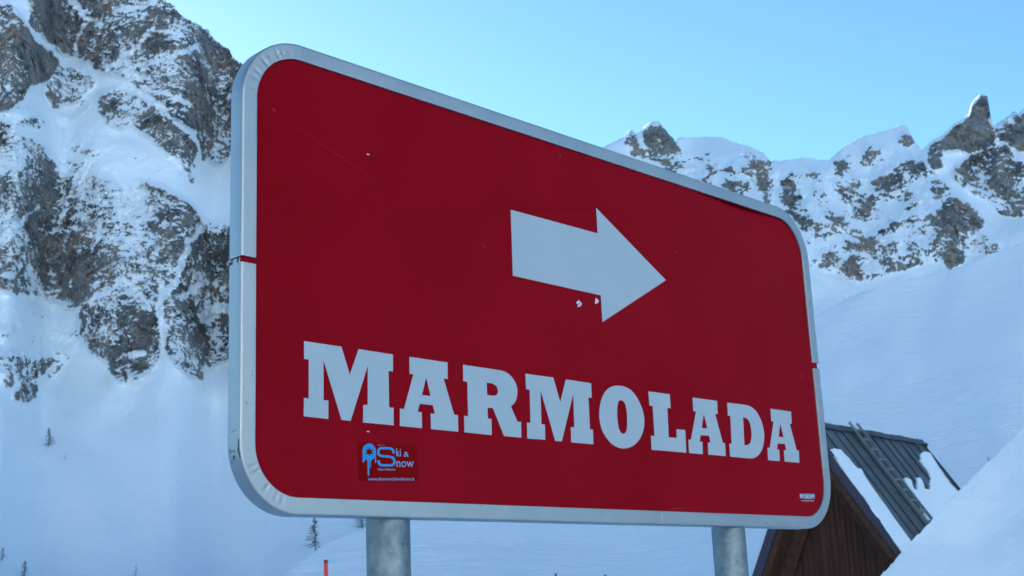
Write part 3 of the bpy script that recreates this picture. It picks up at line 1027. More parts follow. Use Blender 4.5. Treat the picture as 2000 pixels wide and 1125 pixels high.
LET = {'M1': [[(148.6,342.6),(242.5,342.1),(263.5,285.5),(287.4,342.0),(380.4,340.9),(379.1,304.6),(367.4,304.3),(366.7,227.3),(379.0,227.3),(378.1,190.6),(296.5,190.6),(298.0,226.9),(309.5,227.9),(311.1,309.4),(264.0,191.5),(240.8,191.9),(196.5,309.5),(195.7,228.3),(207.8,228.4),(207.4,191.2),(147.2,192.3),(147.7,228.6),(159.4,228.7),(159.9,306.8),(148.4,306.4)]],'A1': [[(426.6,340.9),(537.5,340.2),(536.5,303.5),(524.3,303.6),(552.8,225.8),(564.2,226.0),(563.5,189.4),(483.3,189.8),(483.7,223.4),(495.9,223.7),(491.1,241.9),(452.5,241.9),(446.1,224.2),(457.7,224.2),(457.4,189.9),(395.7,190.3),(396.7,226.9),(408.0,226.9),(437.0,304.1),(425.9,304.2)],[(473.3,301.3),(485.0,261.1),(459.8,261.4)]],'R': [[(584.8,340.2),(685.6,339.6),(718.6,337.5),(741.9,325.5),(754.3,308.0),(755.1,289.3),(747.2,270.1),(732.1,258.7),(752.1,225.0),(763.7,225.2),(762.4,188.9),(706.3,189.0),(673.8,250.1),(656.7,250.1),(656.3,225.4),(667.8,224.9),(666.7,188.7),(582.4,189.4),(583.2,225.8),(595.2,225.7),(596.6,302.7),(584.1,303.5)],[(656.8,306.7),(674.5,306.3),(688.2,301.9),(692.4,292.2),(689.6,283.6),(682.3,279.3),(656.8,278.5)]],'M2': [[(785.7,339.6),(881.8,339.9),(902.5,282.5),(927.2,339.7),(1019.5,339.1),(1018.6,302.9),(1006.3,302.7),(1005.1,225.0),(1016.4,224.5),(1014.7,188.4),(934.2,188.5),(935.8,225.0),(948.4,225.4),(951.0,306.9),(900.8,188.9),(877.8,188.5),(834.9,306.3),(832.3,224.9),(844.3,224.7),(843.1,189.0),(782.6,188.1),(783.7,224.9),(795.5,225.2),(797.9,303.0),(785.8,303.1)]],'O': [[(1119.8,342.1),(1144.1,342.6),(1168.1,337.7),(1188.8,325.5),(1204.9,307.6),(1215.4,289.1),(1220.2,268.4),(1218.2,249.1),(1210.7,231.1),(1196.4,212.9),(1175.7,197.8),(1153.2,188.8),(1131.3,185.0),(1107.6,186.5),(1084.7,194.1),(1065.1,208.1),(1051.2,225.6),(1045.1,243.7),(1044.0,263.9),(1048.2,284.5),(1056.9,303.9),(1070.2,321.2),(1087.1,333.0),(1103.5,339.2)],[(1129.8,306.2),(1140.4,304.9),(1147.7,296.8),(1151.1,282.4),(1151.6,265.1),(1149.8,244.3),(1145.2,230.2),(1139.2,223.8),(1132.3,221.8),(1123.1,223.6),(1116.1,233.4),(1113.0,248.6),(1112.3,269.0),(1115.0,286.4),(1118.9,298.8),(1124.2,304.4)]],'L': [[(1245.0,338.7),(1334.9,339.2),(1334.7,302.1),(1320.3,302.0),(1317.6,224.9),(1352.1,224.6),(1353.8,248.4),(1391.2,248.4),(1388.6,188.6),(1242.4,188.1),(1243.6,223.8),(1258.3,224.1),(1259.0,302.2),(1245.8,302.1)]],'A2': [[(1435.3,339.0),(1546.8,339.1),(1544.8,302.6),(1532.9,302.0),(1558.0,225.3),(1568.7,224.5),(1567.0,189.0),(1486.9,188.9),(1489.1,221.5),(1501.7,222.2),(1497.1,240.2),(1458.4,239.4),(1452.1,222.0),(1464.1,221.7),(1461.8,188.5),(1401.1,188.5),(1402.7,224.0),(1413.9,224.2),(1446.4,302.3),(1434.1,302.1)],[(1480.7,298.9),(1491.5,259.5),(1465.8,259.4)]],'D': [[(1594.6,338.3),(1675.3,339.1),(1698.5,337.9),(1718.4,333.3),(1737.4,322.1),(1750.1,307.8),(1759.6,291.6),(1764.2,273.3),(1764.0,254.7),(1758.3,235.9),(1748.2,218.5),(1734.2,205.2),(1718.1,196.1),(1702.6,190.8),(1684.9,188.9),(1661.7,188.5),(1587.6,188.9),(1589.0,224.5),(1600.2,224.8),(1604.6,301.5),(1592.9,302.5)],[(1665.6,302.8),(1678.6,302.2),(1689.7,298.4),(1697.0,288.9),(1700.9,275.8),(1701.5,260.8),(1698.4,245.6),(1691.6,233.6),(1681.9,227.2),(1671.5,225.2),(1661.3,224.6)]],'A3': [[(1809.3,338.3),(1917.5,338.1),(1914.9,302.2),(1904.3,301.5),(1928.6,224.9),(1939.8,225.0),(1937.3,188.9),(1858.8,189.0),(1860.5,221.8),(1873.0,221.8),(1868.8,239.9),(1831.6,239.4),(1823.5,221.9),(1835.8,221.8),(1833.4,188.7),(1773.9,188.6),(1775.9,223.8),(1788.0,224.2),(1820.3,301.9),(1808.4,301.9)],[(1853.4,298.6),(1864.9,259.4),(1838.5,259.1)]],'ARROW': [[(760.3,734.4),(1079.0,733.0),(1079.7,801.0),(1354.0,651.2),(1077.5,500.5),(1077.0,569.5),(757.7,571.4)]]}
for key in ('M1', 'A1', 'R', 'M2', 'O', 'L', 'A2', 'D', 'A3'):
    loops = [refine([(x / 1000, z / 1000) for x, z in lp], 36 if key != 'R' else 44) for lp in LET[key]]
    flat('letter', loops, WHITE, panel, 0.0003)
flat('arrow', [[(x / 1000, z / 1000) for x, z in LET['ARROW'][0]]], WHITE, panel, 0.0003)

ST = lambda pts: [on_sign(680 + x / 11.25, 850 + y / 11.25) for x, y in pts]
GE = lambda pts: [on_sign(1540 + x / 11.25, 940 + y / 11.25) for x, y in pts]
sticker = flat('sticker', [ST([(215, 155), (1505, 210), (1535, 1025), (240, 1005)])], DARKRED, sign, 0.0002, 0.0003)


def text_part(name, body, conv, box, mat, parent, w0, bold=0.0):
    cu = bpy.data.curves.new('outline', 'FONT')
    cu.body = body
    cu.size = 1.0
    cu.offset = bold
    cu.resolution_u = 3
    tmp = bpy.data.objects.new('outline', cu); COL.objects.link(tmp)
    dg = bpy.context.evaluated_depsgraph_get()
    me = bpy.data.meshes.new_from_object(tmp.evaluated_get(dg))
    co = np.array([v.co[:] for v in me.vertices])
    bpy.data.meshes.remove(me)
    bpy.data.objects.remove(tmp)
    lo, hi = co.min(0), co.max(0)
    (x0, y0, x1, y1) = box
    a, b_, c = conv([(x0, y1)])[0], conv([(x1, y1)])[0], conv([(x0, y0)])[0]

    def fn(v):
        p = (v.x - lo[0]) / (hi[0] - lo[0]); q = (v.y - lo[1]) / (hi[1] - lo[1])
        return a[0] + (b_[0] - a[0]) * p + (c[0] - a[0]) * q, a[1] + (b_[1] - a[1]) * p + (c[1] - a[1]) * q
    return curve_flat(name, cu, mat, parent, w0, 0.0002, fn)


def ell(cx, cy, rx, ry, n=40):
    return [(cx + rx * math.cos(2 * math.pi * k / n), cy + ry * math.sin(2 * math.pi * k / n)) for k in range(n)]


def thick(pts, w):
    P = [Vector(p) for p in pts]
    # round the path first
    for _ in range(3):
        Q = [P[0]]
        for a, c in zip(P[:-1], P[1:]):
            Q += [a * .75 + c * .25, a * .25 + c * .75]
        Q.append(P[-1]); P = Q
    L, Rr = [], []
    for i, p in enumerate(P):
        d = (P[min(i + 1, len(P) - 1)] - P[max(i - 1, 0)]).normalized()
        nrm = Vector((-d.y, d.x)) * w / 2
        L.append(tuple(p + nrm)); Rr.append(tuple(p - nrm))
    return L + Rr[::-1]


star = [(462 + (108 if k % 2 == 0 else 52) * math.sin(math.pi * k / 6), 365 - (108 if k % 2 == 0 else 52) * math.cos(math.pi * k / 6)) for k in range(12)]
badge = [(330, 598), (314, 598), (314, 340), (330, 270), (370, 215), (415, 190), (460, 180), (510, 190), (555, 222), (592, 280), (608, 345), (614, 608), (588, 608), (584, 485),
         (560, 515), (520, 545), (497, 556), (500, 700), (490, 700), (478, 730), (470, 556), (458, 560), (460, 888), (428, 888), (420, 553), (390, 535), (372, 512), (366, 580), (352, 580), (350, 540), (342, 598)]
flat('logo', [ST(badge), ST(star)], CYAN, sticker, -0.0002, 0.0002)
flat('logo', [ST(thick([(1005, 398), (990, 330), (930, 288), (780, 284), (680, 290), (655, 360), (670, 440), (760, 462), (900, 470), (1000, 500), (1018, 590), (990, 660), (880, 662), (740, 664), (680, 640), (665, 552)], 50))],
     CYAN, sticker, -0.0002, 0.0002)
text_part('lettering', 'ki', ST, (1055, 290, 1155, 465), PALE, sticker, -0.0002)
text_part('lettering', '&', ST, (1220, 365, 1328, 472), PALE, sticker, -0.0002)
text_part('lettering', 'now', ST, (1060, 572, 1438, 702), PALE, sticker, -0.0002)
text_part('lettering', 'ASD', ST, (640, 196, 800, 236), GREYP, sticker, -0.0002)
text_part('lettering', 'Club Vallesina', ST, (650, 724, 1036, 776), PALE, sticker, -0.0002)
text_part('lettering', 'www.skisnowclubvallesina.it', ST, (432, 922, 1450, 996), PALE, sticker, -0.0002)
plate = flat('maker_label', [GE([(240, 262), (572, 275), (577, 386), (246, 380)])], GREYP, sign, 0.0002, 0.0003)
text_part('lettering', 'GESPI', GE, (330, 284, 568, 381), WINK, plate, -0.0002, 0.022)
flat('emblem', [GE([(254, 288), (318, 291), (296, 368), (264, 362)]), GE([(268, 302), (280, 302), (284, 350), (272, 340)])], WINK, plate, -0.0002, 0.0002)
text_part('lettering', 'www.gespi.com', GE, (280, 408, 560, 452), WINK, plate, -0.0002)

CH = lambda pts: [on_sign(1100 + x / 22.22, 570 + y / 22.22) for x, y in pts]
flat('paint_chip', [CH([(630, 345), (700, 385), (760, 450), (815, 520), (780, 590), (720, 640), (630, 655), (600, 640), (660, 590), (625, 520), (570, 480), (565, 440), (620, 430), (655, 390)]),
                    CH([(690, 440), (720, 480), (745, 540), (700, 575), (680, 520)])], WINK, panel, 0.0003, 0.0003)
flat('paint_chip', [CH([(1430, 258), (1490, 320), (1555, 400), (1500, 480), (1420, 515), (1375, 500), (1398, 410), (1388, 330)]),
                    CH([(1440, 360), (1475, 390), (1440, 420)])], WINK, panel, 0.0003, 0.0003)
SCR = simple_mat('scratched_enamel', (0.30, 0.025, 0.036), 0.6)
SCD = simple_mat('dark_scratch', (0.17, 0.003, 0.008), 0.6, spec=0.02)


def scratch(pts, w, mat):
    q = [on_sign(*p) for p in pts]
    P = [Vector(p) for p in q]
    L, Rr = [], []
    for i, p in enumerate(P):
        d = (P[min(i + 1, len(P) - 1)] - P[max(i - 1, 0)]).normalized()
        nrm = Vector((-d.y, d.x)) * w * (0.25 + math.sin(math.pi * i / (len(P) - 1))) / 2
        L.append(tuple(p + nrm)); Rr.append(tuple(p - nrm))
    flat('scratch', [L + Rr[::-1]], mat, panel, 0.0003, 0.0001)


scratch([(563, 240), (600, 262), (650, 296), (700, 328), (752, 365)], 0.0004, SCR)
scratch([(532, 211), (535, 214), (539, 218)], 0.0028, SCR)
scratch([(940, 478), (946, 481), (952, 486)], 0.0016, SCR)
scratch([(840, 405), (900, 411), (985, 409), (1100, 407), (1220, 408), (1310, 412)], 0.0010, SCD)
scratch([(1563, 728), (1566, 735), (1568, 741)], 0.003, SCR)
scratch([(1092, 300), (1094, 304), (1096, 310)], 0.003, SCR)
scratch([(1320, 488), (1321, 492), (1322, 497)], 0.0025, SCR)
scratch([(716, 300), (719, 302), (722, 301)], 0.0022, WINK)
scratch([(716, 842), (719, 843), (722, 843)], 0.0022, WINK)
scratch([(1306, 996), (1320, 993), (1340, 994)], 0.0015, SCR)

PALEM = simple_mat('pale_scratched_metal', (0.75, 0.78, 0.80), 0.5)
flat('scratch', [[(1.257, -0.0005 + 0.004), (1.2585, 0.004), (1.2600, 0.017), (1.2590, 0.031), (1.2580, 0.017)]], PALEM, sign, -0.0060, 0.0003)
bm = bmesh.new()
for poly in ([(-0.0035, 0.137), (-0.001, 0.139), (0.0012, 0.128), (0.0028, 0.118), (0.001, 0.110), (-0.001, 0.102), (-0.003, 0.104), (-0.0022, 0.118)],
             [(0.012, 0.119), (0.026, 0.1165), (0.026, 0.1155), (0.012, 0.1175)], [(0.006, 0.157), (0.024, 0.1535), (0.024, 0.1529), (0.006, 0.1562)],
             [(0.026, 0.122), (0.028, 0.121), (0.0272, 0.095), (0.0262, 0.096)], [(0.014, 0.110), (0.020, 0.108), (0.019, 0.100), (0.016, 0.104)]):
    arcx = lambda z_: FX0 + (RAD['bl'] - math.sqrt(RAD['bl'] ** 2 - min(0, z_ - FZ0 - RAD['bl']) ** 2))
    a_ = [bm.verts.new((arcx(z_) - 0.0005, w_, Z0 + z_)) for w_, z_ in poly]
    c_ = [bm.verts.new((arcx(z_) + 0.0006, w_, Z0 + z_)) for w_, z_ in poly]
    bm.faces.new(a_); bm.faces.new(c_[::-1])
    for i in range(len(poly)):
        bm.faces.new((a_[i], c_[i], c_[(i + 1) % len(poly)], a_[(i + 1) % len(poly)]))
bmesh.ops.recalc_face_normals(bm, faces=bm.faces)
from_bm('scrape', bm, BLACK, sign, smooth=False)

for s_, side in ((FX0, 1), (FX1, -1)):
    bm = bmesh.new()
    for (dx, w0_, w1_) in ((0.0045, 0.0045, 0.0105), (0.0045, 0.015, 0.031)):
        x0, x1 = sorted((s_ + side * dx, s_ + side * (dx + 0.012)))
        r = bmesh.ops.create_cube(bm, size=1)
        for v in r['verts']:
            v.co = Vector(((x0 + x1) / 2 + v.co.x * (x1 - x0), (w0_ + w1_) / 2 + v.co.y * (w1_ - w0_), Z0 + 0.49 + v.co.z * 0.12))
    from_bm('joint_plate', bm, ALU, sign, smooth=False)

for s_ in (0.4025, 1.6255):
    bm = bmesh.new()
    R0 = 0.046
    n = 48
    zs = [-0.4, 0.4, 1.0, 1.4, 1.7, 1.84, 2.2, Z0 + 0.90]
    rows = []
    for z in zs:
        rows.append([bm.verts.new((s_ + R0 * math.cos(2 * math.pi * k / n), 0.052 + R0 * math.sin(2 * math.pi * k / n), z)) for k in range(n)])
    for a, c in zip(rows[:-1], rows[1:]):
        for k in range(n):
            bm.faces.new((a[k], a[(k + 1) % n], c[(k + 1) % n], c[k]))
    bm.faces.new(rows[-1])
    from_bm('post', bm, GALV, sign)
# the rear face of the box sign
bm = bmesh.new()
lp = []
for (x, z, ix, iz, t) in outline('top', 16, 0.5) + outline('low', 16, 0.5):
    lp.append(bm.verts.new((x + ix * 0.004, 0.0335, Z0 + z + iz * 0.004)))
bm.faces.new(lp)
from_bm('rear_panel', bm, ALU, sign, smooth=False)

# ------------------------------------------------------------------ the hut
HD = 36.0
d = ray(1572, 822)
AP = d / math.hypot(d[0], d[1]) * HD
AP[2] += EYE
PHI = math.radians(39.0)
HR = np.array([math.sin(PHI), math.cos(PHI), 0])          # along the ridge, away from the eye
HG = np.array([math.cos(PHI), -math.sin(PHI), 0])         # to the right across the gable
AR, AL = math.radians(56.6), math.radians(64.0)
hut = tag(empty('mountain_hut', Vector((AP[0], AP[1], 0)), -PHI),
          'steep roofed wooden hut half hidden behind the snow bank', 'hut')
# local frame: x across the gable to the right, y along the ridge, z up
HZ = AP[2]
QR = np.array([math.cos(AR), 0, -math.sin(AR)]); NR = np.array([math.sin(AR), 0, math.cos(AR)])
QL = np.array([-math.cos(AL), 0, -math.sin(AL)]); NL = np.array([-math.sin(AL), 0, math.cos(AL)])
TOP = np.array([0, 0, HZ])
RL = 7.85


def roof_pt(x, y):
    d = ray(x, y)
    o = np.array([0, 0, EYE])
    nw = HG * NR[0] + np.array([0, 0, 1.0]) * NR[2]
    t = ((AP - o) @ nw) / (d @ nw)
    p = o + d * t - AP
    return float(p @ HR), float((p @ HG) * QR[0] + p[2] * QR[2])      # along the ridge, down the slope


def slab(bm, o, a, b_, c):
    """box from a corner and three edge vectors"""
    o, a, b_, c = [Vector(v) for v in (o, a, b_, c)]
    v = [bm.verts.new(p) for p in (o, o + a, o + a + b_, o + b_, o + c, o + a + c, o + a + b_ + c, o + b_ + c)]
    for f in ((0, 3, 2, 1), (4, 5, 6, 7), (0, 1, 5, 4), (1, 2, 6, 5), (2, 3, 7, 6), (3, 0, 4, 7)):
        bm.faces.new([v[i] for i in f])


def bevel_all(bm, w, seg=1):
    bmesh.ops.recalc_face_normals(bm, faces=bm.faces)
    bmesh.ops.bevel(bm, geom=list(bm.edges), offset=w, segments=seg, affect='EDGES', profile=0.6)


METAL = simple_mat('weathered_sheet_metal', (0.082, 0.097, 0.107), 0.5, metal=0.3, var=0.45, vscale=1.6, bumpd=0.015, bscale=3)
SEAM = simple_mat('dark_roof_seam', (0.055, 0.065, 0.075), 0.5, metal=0.3, var=0.15)
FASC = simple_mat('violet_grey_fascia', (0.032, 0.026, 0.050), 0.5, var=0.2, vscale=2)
ZINC = simple_mat('zinc_ladder', (0.20, 0.25, 0.25), 0.5, metal=0.4, var=0.2, vscale=5)
wood = new_mat('dark_vertical_boards')
mt, nt, b = wood
pos = geo_pos(nt, True)
mp = nd(nt, 'ShaderNodeMapping'); mp.inputs['Scale'].default_value = (5.0, 5.0, 0.25)
nt.links.new(pos, mp.inputs[0])
n1 = nd(nt, 'ShaderNodeTexNoise', Scale=1.5, Detail=6.0, Roughness=0.7)
nt.links.new(mp.outputs[0], n1.inputs['Vector'])
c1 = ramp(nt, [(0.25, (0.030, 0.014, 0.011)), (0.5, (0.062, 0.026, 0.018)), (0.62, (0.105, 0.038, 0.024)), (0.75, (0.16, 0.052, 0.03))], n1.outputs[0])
nt.links.new(c1.outputs[0], b.inputs['Base Color'])
b.inputs['Roughness'].default_value = 0.7
b.inputs['Specular IOR Level'].default_value = 0.15
bump(nt, b, n1.outputs[0], 0.5, 0.02)
WOOD = mt
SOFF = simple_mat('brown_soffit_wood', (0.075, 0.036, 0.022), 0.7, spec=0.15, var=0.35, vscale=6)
QLEN = 7.3
QLL = 6.7
roof = None
for Q, N, L in ((QR, NR, QLEN), (QL, NL, QLL)):
    bm = bmesh.new()
    slab(bm, TOP - N * 0.14, Q * L, np.array([0, RL, 0]), N * 0.14)
    o = from_bm('roof', bm, METAL, hut, smooth=False)
    if Q is QR: roof = o
    # standing seams
    ns = 13
    for k in range(ns):
        bm = bmesh.new()
        y = 0.10 + k * (RL - 0.25) / (ns - 1) + 0.05 * math.sin(k * 3.7)
        slab(bm, TOP + np.array([0, y, 0]) + Q * 0.05, Q * (L - 0.05), np.array([0, 0.03, 0]), N * (0.034 + 0.008 * math.sin(k * 2.3)))
        from_bm('seam', bm, SEAM, o, smooth=False)
bm = bmesh.new()
for k in range(16):
    y0 = k * RL / 16
    h = 0.03 * math.sin(k * 1.7) * 0.4
    for Q, N in ((QR, NR), (QL, NL)):
        slab(bm, TOP + N * 0.058 + np.array([0, y0, h]) - N * 0.01, Q * 0.20, np.array([0, RL / 16 + 0.004, 0]), N * 0.02)
from_bm('ridge_cap', bm, SEAM, hut, smooth=False)
# barge boards along the front and the rear edge
for y, back_ in ((-0.06, False), (RL, True)):
    for Q, N, L in ((QR, NR, QLEN + 0.05), (QL, NL, QLL + 0.05)):
        bm = bmesh.new()
        slab(bm, TOP + np.array([0, y, 0]) - N * (0.20 if Q is QR else 0.23), Q * L, np.array([0, 0.06, 0]), N * (0.215 if Q is QR else 0.25))
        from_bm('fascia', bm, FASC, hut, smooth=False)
# rafter under the overhang, and the boarded gable
for Q, N, L in ((QR, NR, QLEN - 0.3), (QL, NL, QLL - 0.3)):
    bm = bmesh.new()
    slab(bm, TOP - N * 0.40 + Q * 0.25, Q * L, np.array([0, 0.80, 0]), N * 0.255)
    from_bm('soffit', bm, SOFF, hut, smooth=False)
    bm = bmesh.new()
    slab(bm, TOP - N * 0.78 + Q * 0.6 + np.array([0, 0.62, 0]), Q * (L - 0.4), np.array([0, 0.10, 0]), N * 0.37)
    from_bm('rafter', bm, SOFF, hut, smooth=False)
bm = bmesh.new()
base = 0.0
ztop = HZ - 0.5
nb_ = 44
xl = -(ztop) / math.tan(AL); xr = ztop / math.tan(AR)
rb = random.Random(2)
for k in range(nb_):
    xa = xl + (xr - xl) * k / nb_ + 0.006
    xb = xl + (xr - xl) * (k + 1) / nb_ - 0.006
    hz = lambda x: ztop - (x * math.tan(AR) if x > 0 else -x * math.tan(AL))
    off = 0.78 + rb.uniform(0, 0.02)
    pts = [(xa, -0.3), (xb, -0.3), (xb, max(-0.25, hz(xb))), (xa, max(-0.25, hz(xa)))]
    f = [bm.verts.new((x, off, z)) for x, z in pts]
    g = [bm.verts.new((x, off + 0.05, z)) for x, z in pts]
    bm.faces.new(f); bm.faces.new(g[::-1])
    for i in range(4):
        bm.faces.new((f[i], g[i], g[(i + 1) % 4], f[(i + 1) % 4]))
bmesh.ops.recalc_face_normals(bm, faces=bm.faces)
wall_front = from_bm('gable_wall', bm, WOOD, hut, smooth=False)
bm = bmesh.new()
f = [bm.verts.new(p) for p in ((xl, RL - 0.4, -0.3), (xr, RL - 0.4, -0.3), (0, RL - 0.4, ztop))]
g = [bm.verts.new(p) for p in ((xl, RL - 0.3, -0.3), (xr, RL - 0.3, -0.3), (0, RL - 0.3, ztop))]
bm.faces.new(f[::-1]); bm.faces.new(g)
for i in range(3): bm.faces.new((f[i], f[(i + 1) % 3], g[(i + 1) % 3], g[i]))
from_bm('gable_wall', bm, WOOD, hut, smooth=False)
# roof ladder
C5 = lambda pts: [(1460 + x / 3.261, 780 + y / 3.261) for x, y in pts]
la = [roof_pt(*p) for p in C5([(675, 185), (1100, 850)])]
lb = [roof_pt(*p) for p in C5([(722, 190), (1152, 802)])]
print('ladder', la, lb)
bm = bmesh.new()


def roof3(t, q, h):
    return TOP + np.array([0, t, 0]) + QR * q + NR * h


y0 = (la[0][0] + la[1][0]) / 2 + 0.10
wl = 0.52
rail = None
ladder = empty('roof_ladder', (0, 0, 0)); ladder.parent = hut
for yy in (y0, y0 + wl):
    bm = bmesh.new()
    slab(bm, roof3(yy, -0.12, 0.10), QR * 6.9, np.array([0, 0.05, 0]), NR * 0.07)
    from_bm('rail', bm, ZINC, ladder, smooth=False)
for k in range(19):
    bm = bmesh.new()
    slab(bm, roof3(y0 + 0.05, 0.12 + k * 0.36, 0.12), QR * 0.055, np.array([0, wl - 0.05, 0]), NR * 0.035)
    from_bm('rung', bm, ZINC, ladder, smooth=False)

SNOWROOF = snow_material('snow_on_roof', grain=3.0)


def roof_snow(pix, h, label, wob=0.05, seed=1):
    rr = random.Random(seed)
    P = [Vector(roof_pt(*p)) for p in pix]
    out = []
    n = len(P)
    for i in range(n):
        a, c = P[i], P[(i + 1) % n]
        k = max(1, int((c - a).length / 0.16))
        for j in range(k):
            p = a.lerp(c, j / k)
            d_ = (c - a).normalized()
            out.append(p + Vector((-d_.y, d_.x)) * rr.uniform(-wob, wob) * (1 if j else 0.3))
    bm = bmesh.new()
    cen = sum(out, Vector((0, 0))) / len(out)
    lo = [bm.verts.new(roof3(p.x, p.y, 0.002)) for p in out]
    bm.faces.new(lo)
    bmesh.ops.triangulate(bm, faces=bm.faces)
    r = bmesh.ops.extrude_face_region(bm, geom=list(bm.faces))
    for v in [g for g in r['geom'] if isinstance(g, bmesh.types.BMVert)]:
        v.co += Vector(NR * h)
    bmesh.ops.recalc_face_normals(bm, faces=bm.faces)
    ed = [e for e in bm.edges if len(e.link_faces) == 2 and e.calc_face_angle(0) > 0.9 and all(((Vector(v.co) - Vector(TOP)).dot(Vector(NR)) > h * .6) for v in e.verts)]
    bmesh.ops.bevel(bm, geom=ed, offset=h * 0.55, segments=3, affect='EDGES')
    o = from_bm('roof_snow', bm, SNOWROOF, None, sharp=60)
    o.matrix_world = Matrix.Translation(hut.location) @ Matrix.Rotation(-PHI, 4, 'Z')
    tag(o, label, 'snow', 'snow left on the hut roof')


roof_snow(C5([(520, 325), (548, 316), (585, 322), (620, 362), (640, 380), (690, 440), (720, 446), (760, 522), (800, 580), (900, 720), (1000, 860), (1045, 922), (1100, 1000), (1010, 1020), (880, 830), (760, 660), (640, 500)]),
          0.045, 'long snow strip lying along the near edge of the hut roof', 0.03, 3)
roof_snow(C5([(1092, 390), (1100, 350), (1130, 334), (1158, 344), (1216, 440), (1290, 545), (1380, 640), (1300, 760), (1190, 860), (1165, 820), (1120, 740), (1085, 660), (1050, 600), (1020, 560), (990, 510),
              (1008, 500), (1040, 520), (1056, 575), (1078, 580), (1070, 505), (1095, 500), (1112, 530), (1124, 572), (1150, 578), (1160, 500), (1140, 450)]),
          0.045, 'broad ragged snow patch at the far end of the hut roof', 0.035, 8)

# ------------------------------------------------------------------ snow stakes
STAKE = simple_mat('fluorescent_red_plastic', (0.85, 0.012, 0.02), 0.4, var=0.04)
TIP = simple_mat('dark_cap', (0.12, 0.01, 0.015), 0.5)
THIN = simple_mat('grey_cane', (0.10, 0.11, 0.12), 0.6)


def stake(x, y, dist, rad, label, cat, mat=STAKE, ground_z=0.0, group='red snow stakes', name='snow_stake', tip=True):
    d_ = ray(x, y)
    p = d_ / math.hypot(d_[0], d_[1]) * dist
    top = p[2] + EYE
    root = empty(name, Vector((p[0], p[1], ground_z)))
    tag(root, label, cat, group)
    H = top - ground_z
    bm = bmesh.new()
    bmesh.ops.create_cone(bm, cap_ends=True, segments=20, radius1=rad, radius2=rad, depth=H - 0.03 + 0.3)
    bmesh.ops.translate(bm, verts=bm.verts, vec=(0, 0, (H - 0.03 - 0.3) / 2))
    from_bm('pole', bm, mat, root)
    if tip:
        bm = bmesh.new()
        bmesh.ops.create_cone(bm, cap_ends=True, segments=20, radius1=rad * 1.08, radius2=rad * 1.0, depth=0.035)
        bmesh.ops.translate(bm, verts=bm.verts, vec=(0, 0, H - 0.0145))
        from_bm('cap', bm, TIP, root)
    return root


stake(636.5, 1094, 16.0, 0.0235, 'red snow stake rising just left of the left post', 'stake')
stake(1085, 1120.5, 27.0, 0.022, 'red stake tip showing at the foot of the picture midway between the posts', 'stake')
stake(1182, 1123, 30.0, 0.022, 'faint red stake tip barely showing right of the midway one', 'stake')
hp = hit('snow_hill', 1930, 912)
stake(1930, 892, math.hypot(hp.x, hp.y), 0.03, 'thin dark cane standing in the snow above the bank', 'cane', THIN, hp.z - 0.3, None, 'marker_cane', False)

# ------------------------------------------------------------------ trees
BARK = simple_mat('larch_bark', (0.05, 0.045, 0.045), 0.85, var=0.3, vscale=4)
TWIG = simple_mat('bare_larch_twigs', (0.085, 0.095, 0.095), 0.9, var=0.35, vscale=3)


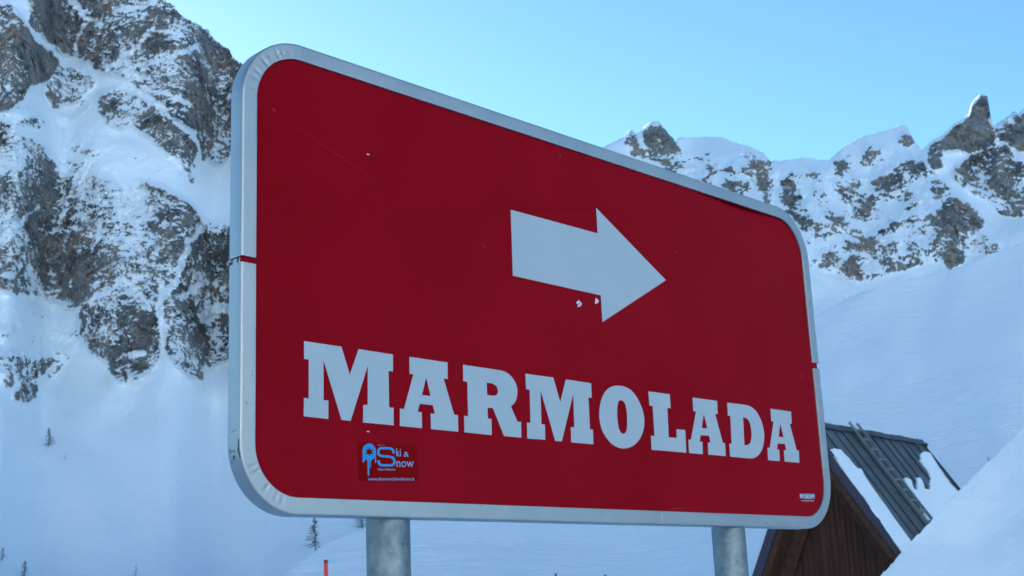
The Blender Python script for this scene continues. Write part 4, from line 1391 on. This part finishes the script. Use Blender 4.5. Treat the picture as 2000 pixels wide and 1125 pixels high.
def larch(x, y, ytop, label, seed, host='mountain', lean=0.0, dens=1.0, sparse_side=0, width=0.22, name='larch_tree', cat='tree', grp='larches on the snow slope', low=0.14):
    base = hit(host, x, y)
    dist = math.hypot(base.x, base.y)
    a, e0 = az_el(x, y)
    _, e1 = az_el(x, ytop)
    H = dist * (math.tan(e1) - math.tan(e0))
    rr = random.Random(seed)
    root = empty(name, base - Vector((0, 0, 0.0)))
    tag(root, label, cat, grp)
    bm = bmesh.new()
    rows = []
    n = 7
    tr = 0.013 * H + 0.012
    axis = []
    for i in range(9):
        t = i / 8
        off = Vector((lean * t * H + 0.012 * H * math.sin(t * 5 + seed), 0.01 * H * math.sin(t * 4), t * H - (0.3 if i == 0 else 0)))
        axis.append(off)
        r = tr * (1 - t) ** 0.9 + 0.006
        rows.append([bm.verts.new(off + Vector((r * math.cos(2 * math.pi * k / n), r * math.sin(2 * math.pi * k / n), 0))) for k in range(n)])
    for p, c in zip(rows[:-1], rows[1:]):
        for k in range(n): bm.faces.new((p[k], p[(k + 1) % n], c[(k + 1) % n], c[k]))
    from_bm('trunk', bm, BARK, root)
    bm = bmesh.new()

    def strip(p, q, w0, w1):
        d_ = (q - p)
        if d_.length < 1e-5: return
        s = d_.cross(Vector((rr.uniform(-1, 1), rr.uniform(-1, 1), rr.uniform(-1, 1)))).normalized()
        s2 = d_.cross(s).normalized()
        for s_ in (s, s2):
            v = [bm.verts.new(p + s_ * w0), bm.verts.new(p - s_ * w0), bm.verts.new(q - s_ * w1), bm.verts.new(q + s_ * w1)]
            bm.faces.new(v)
    nb_ = int(58 * dens)
    for k in range(nb_):
        t = low + (1 - low) * (k + rr.random()) / nb_
        i = min(7, int(t * 8))
        o_ = axis[i].lerp(axis[i + 1], t * 8 - i)
        an = rr.uniform(0, 2 * math.pi)
        L = H * (1.75 * width * (1 - t) ** 0.8 + 0.02) * rr.uniform(0.4, 1.1)
        if sparse_side and math.cos(an) * sparse_side > 0 and t < 0.55: L *= 0.45 if rr.random() < .8 else 0.9
        dirh = Vector((math.cos(an), math.sin(an), 0))
        prev = o_
        ns = 5
        for j in range(1, ns + 1):
            q = j / ns
            p = o_ + dirh * L * q + Vector((0, 0, -0.32 * L * q + 0.22 * L * q * q * q))
            strip(prev, p, 0.006 * H * (1 - q * .5), 0.006 * H * (1 - q * .6))
            for _ in range(7 if H > 3 else 4):
                tw = prev.lerp(p, rr.random())
                dd = (dirh * rr.uniform(-0.2, 1) + Vector((-dirh.y, dirh.x, 0)) * rr.uniform(-1, 1) + Vector((0, 0, rr.uniform(-1.0, 0.25)))) * H * 0.036 * rr.uniform(0.5, 1.3)
                strip(tw, tw + dd, 0.0034 * H, 0.0018 * H)
            prev = p
    from_bm('crown', bm, TWIG, root, smooth=False)


larch(617, 1075, 1012, 'bare larch on the slope left of the left post, leaning slightly with drooping branches', 4, lean=-0.05, sparse_side=1, width=0.30)
larch(709, 1034, 985, 'leaning bare larch partly hidden by the sign frame beside the left post', 9, lean=-0.10, width=0.34)
larch(95, 873, 836, 'small slender larch alone on the open slope below the crags', 12, width=0.22)
larch(47, 1132, 1095, 'larch cut off by the bottom edge in the far left corner', 15, width=0.26, dens=1.3)
larch(4, 1096, 1069, 'small larch cut by the left edge of the picture', 17, width=0.34)
larch(265, 1134, 1104, 'thin faint sapling at the bottom edge under the sign corner', 21, width=0.24, dens=0.4)
larch(127, 898, 888, 'tiny twiggy shrub just below the slender larch', 23, width=0.5, dens=0.4, name='shrub', cat='shrub', grp=None)
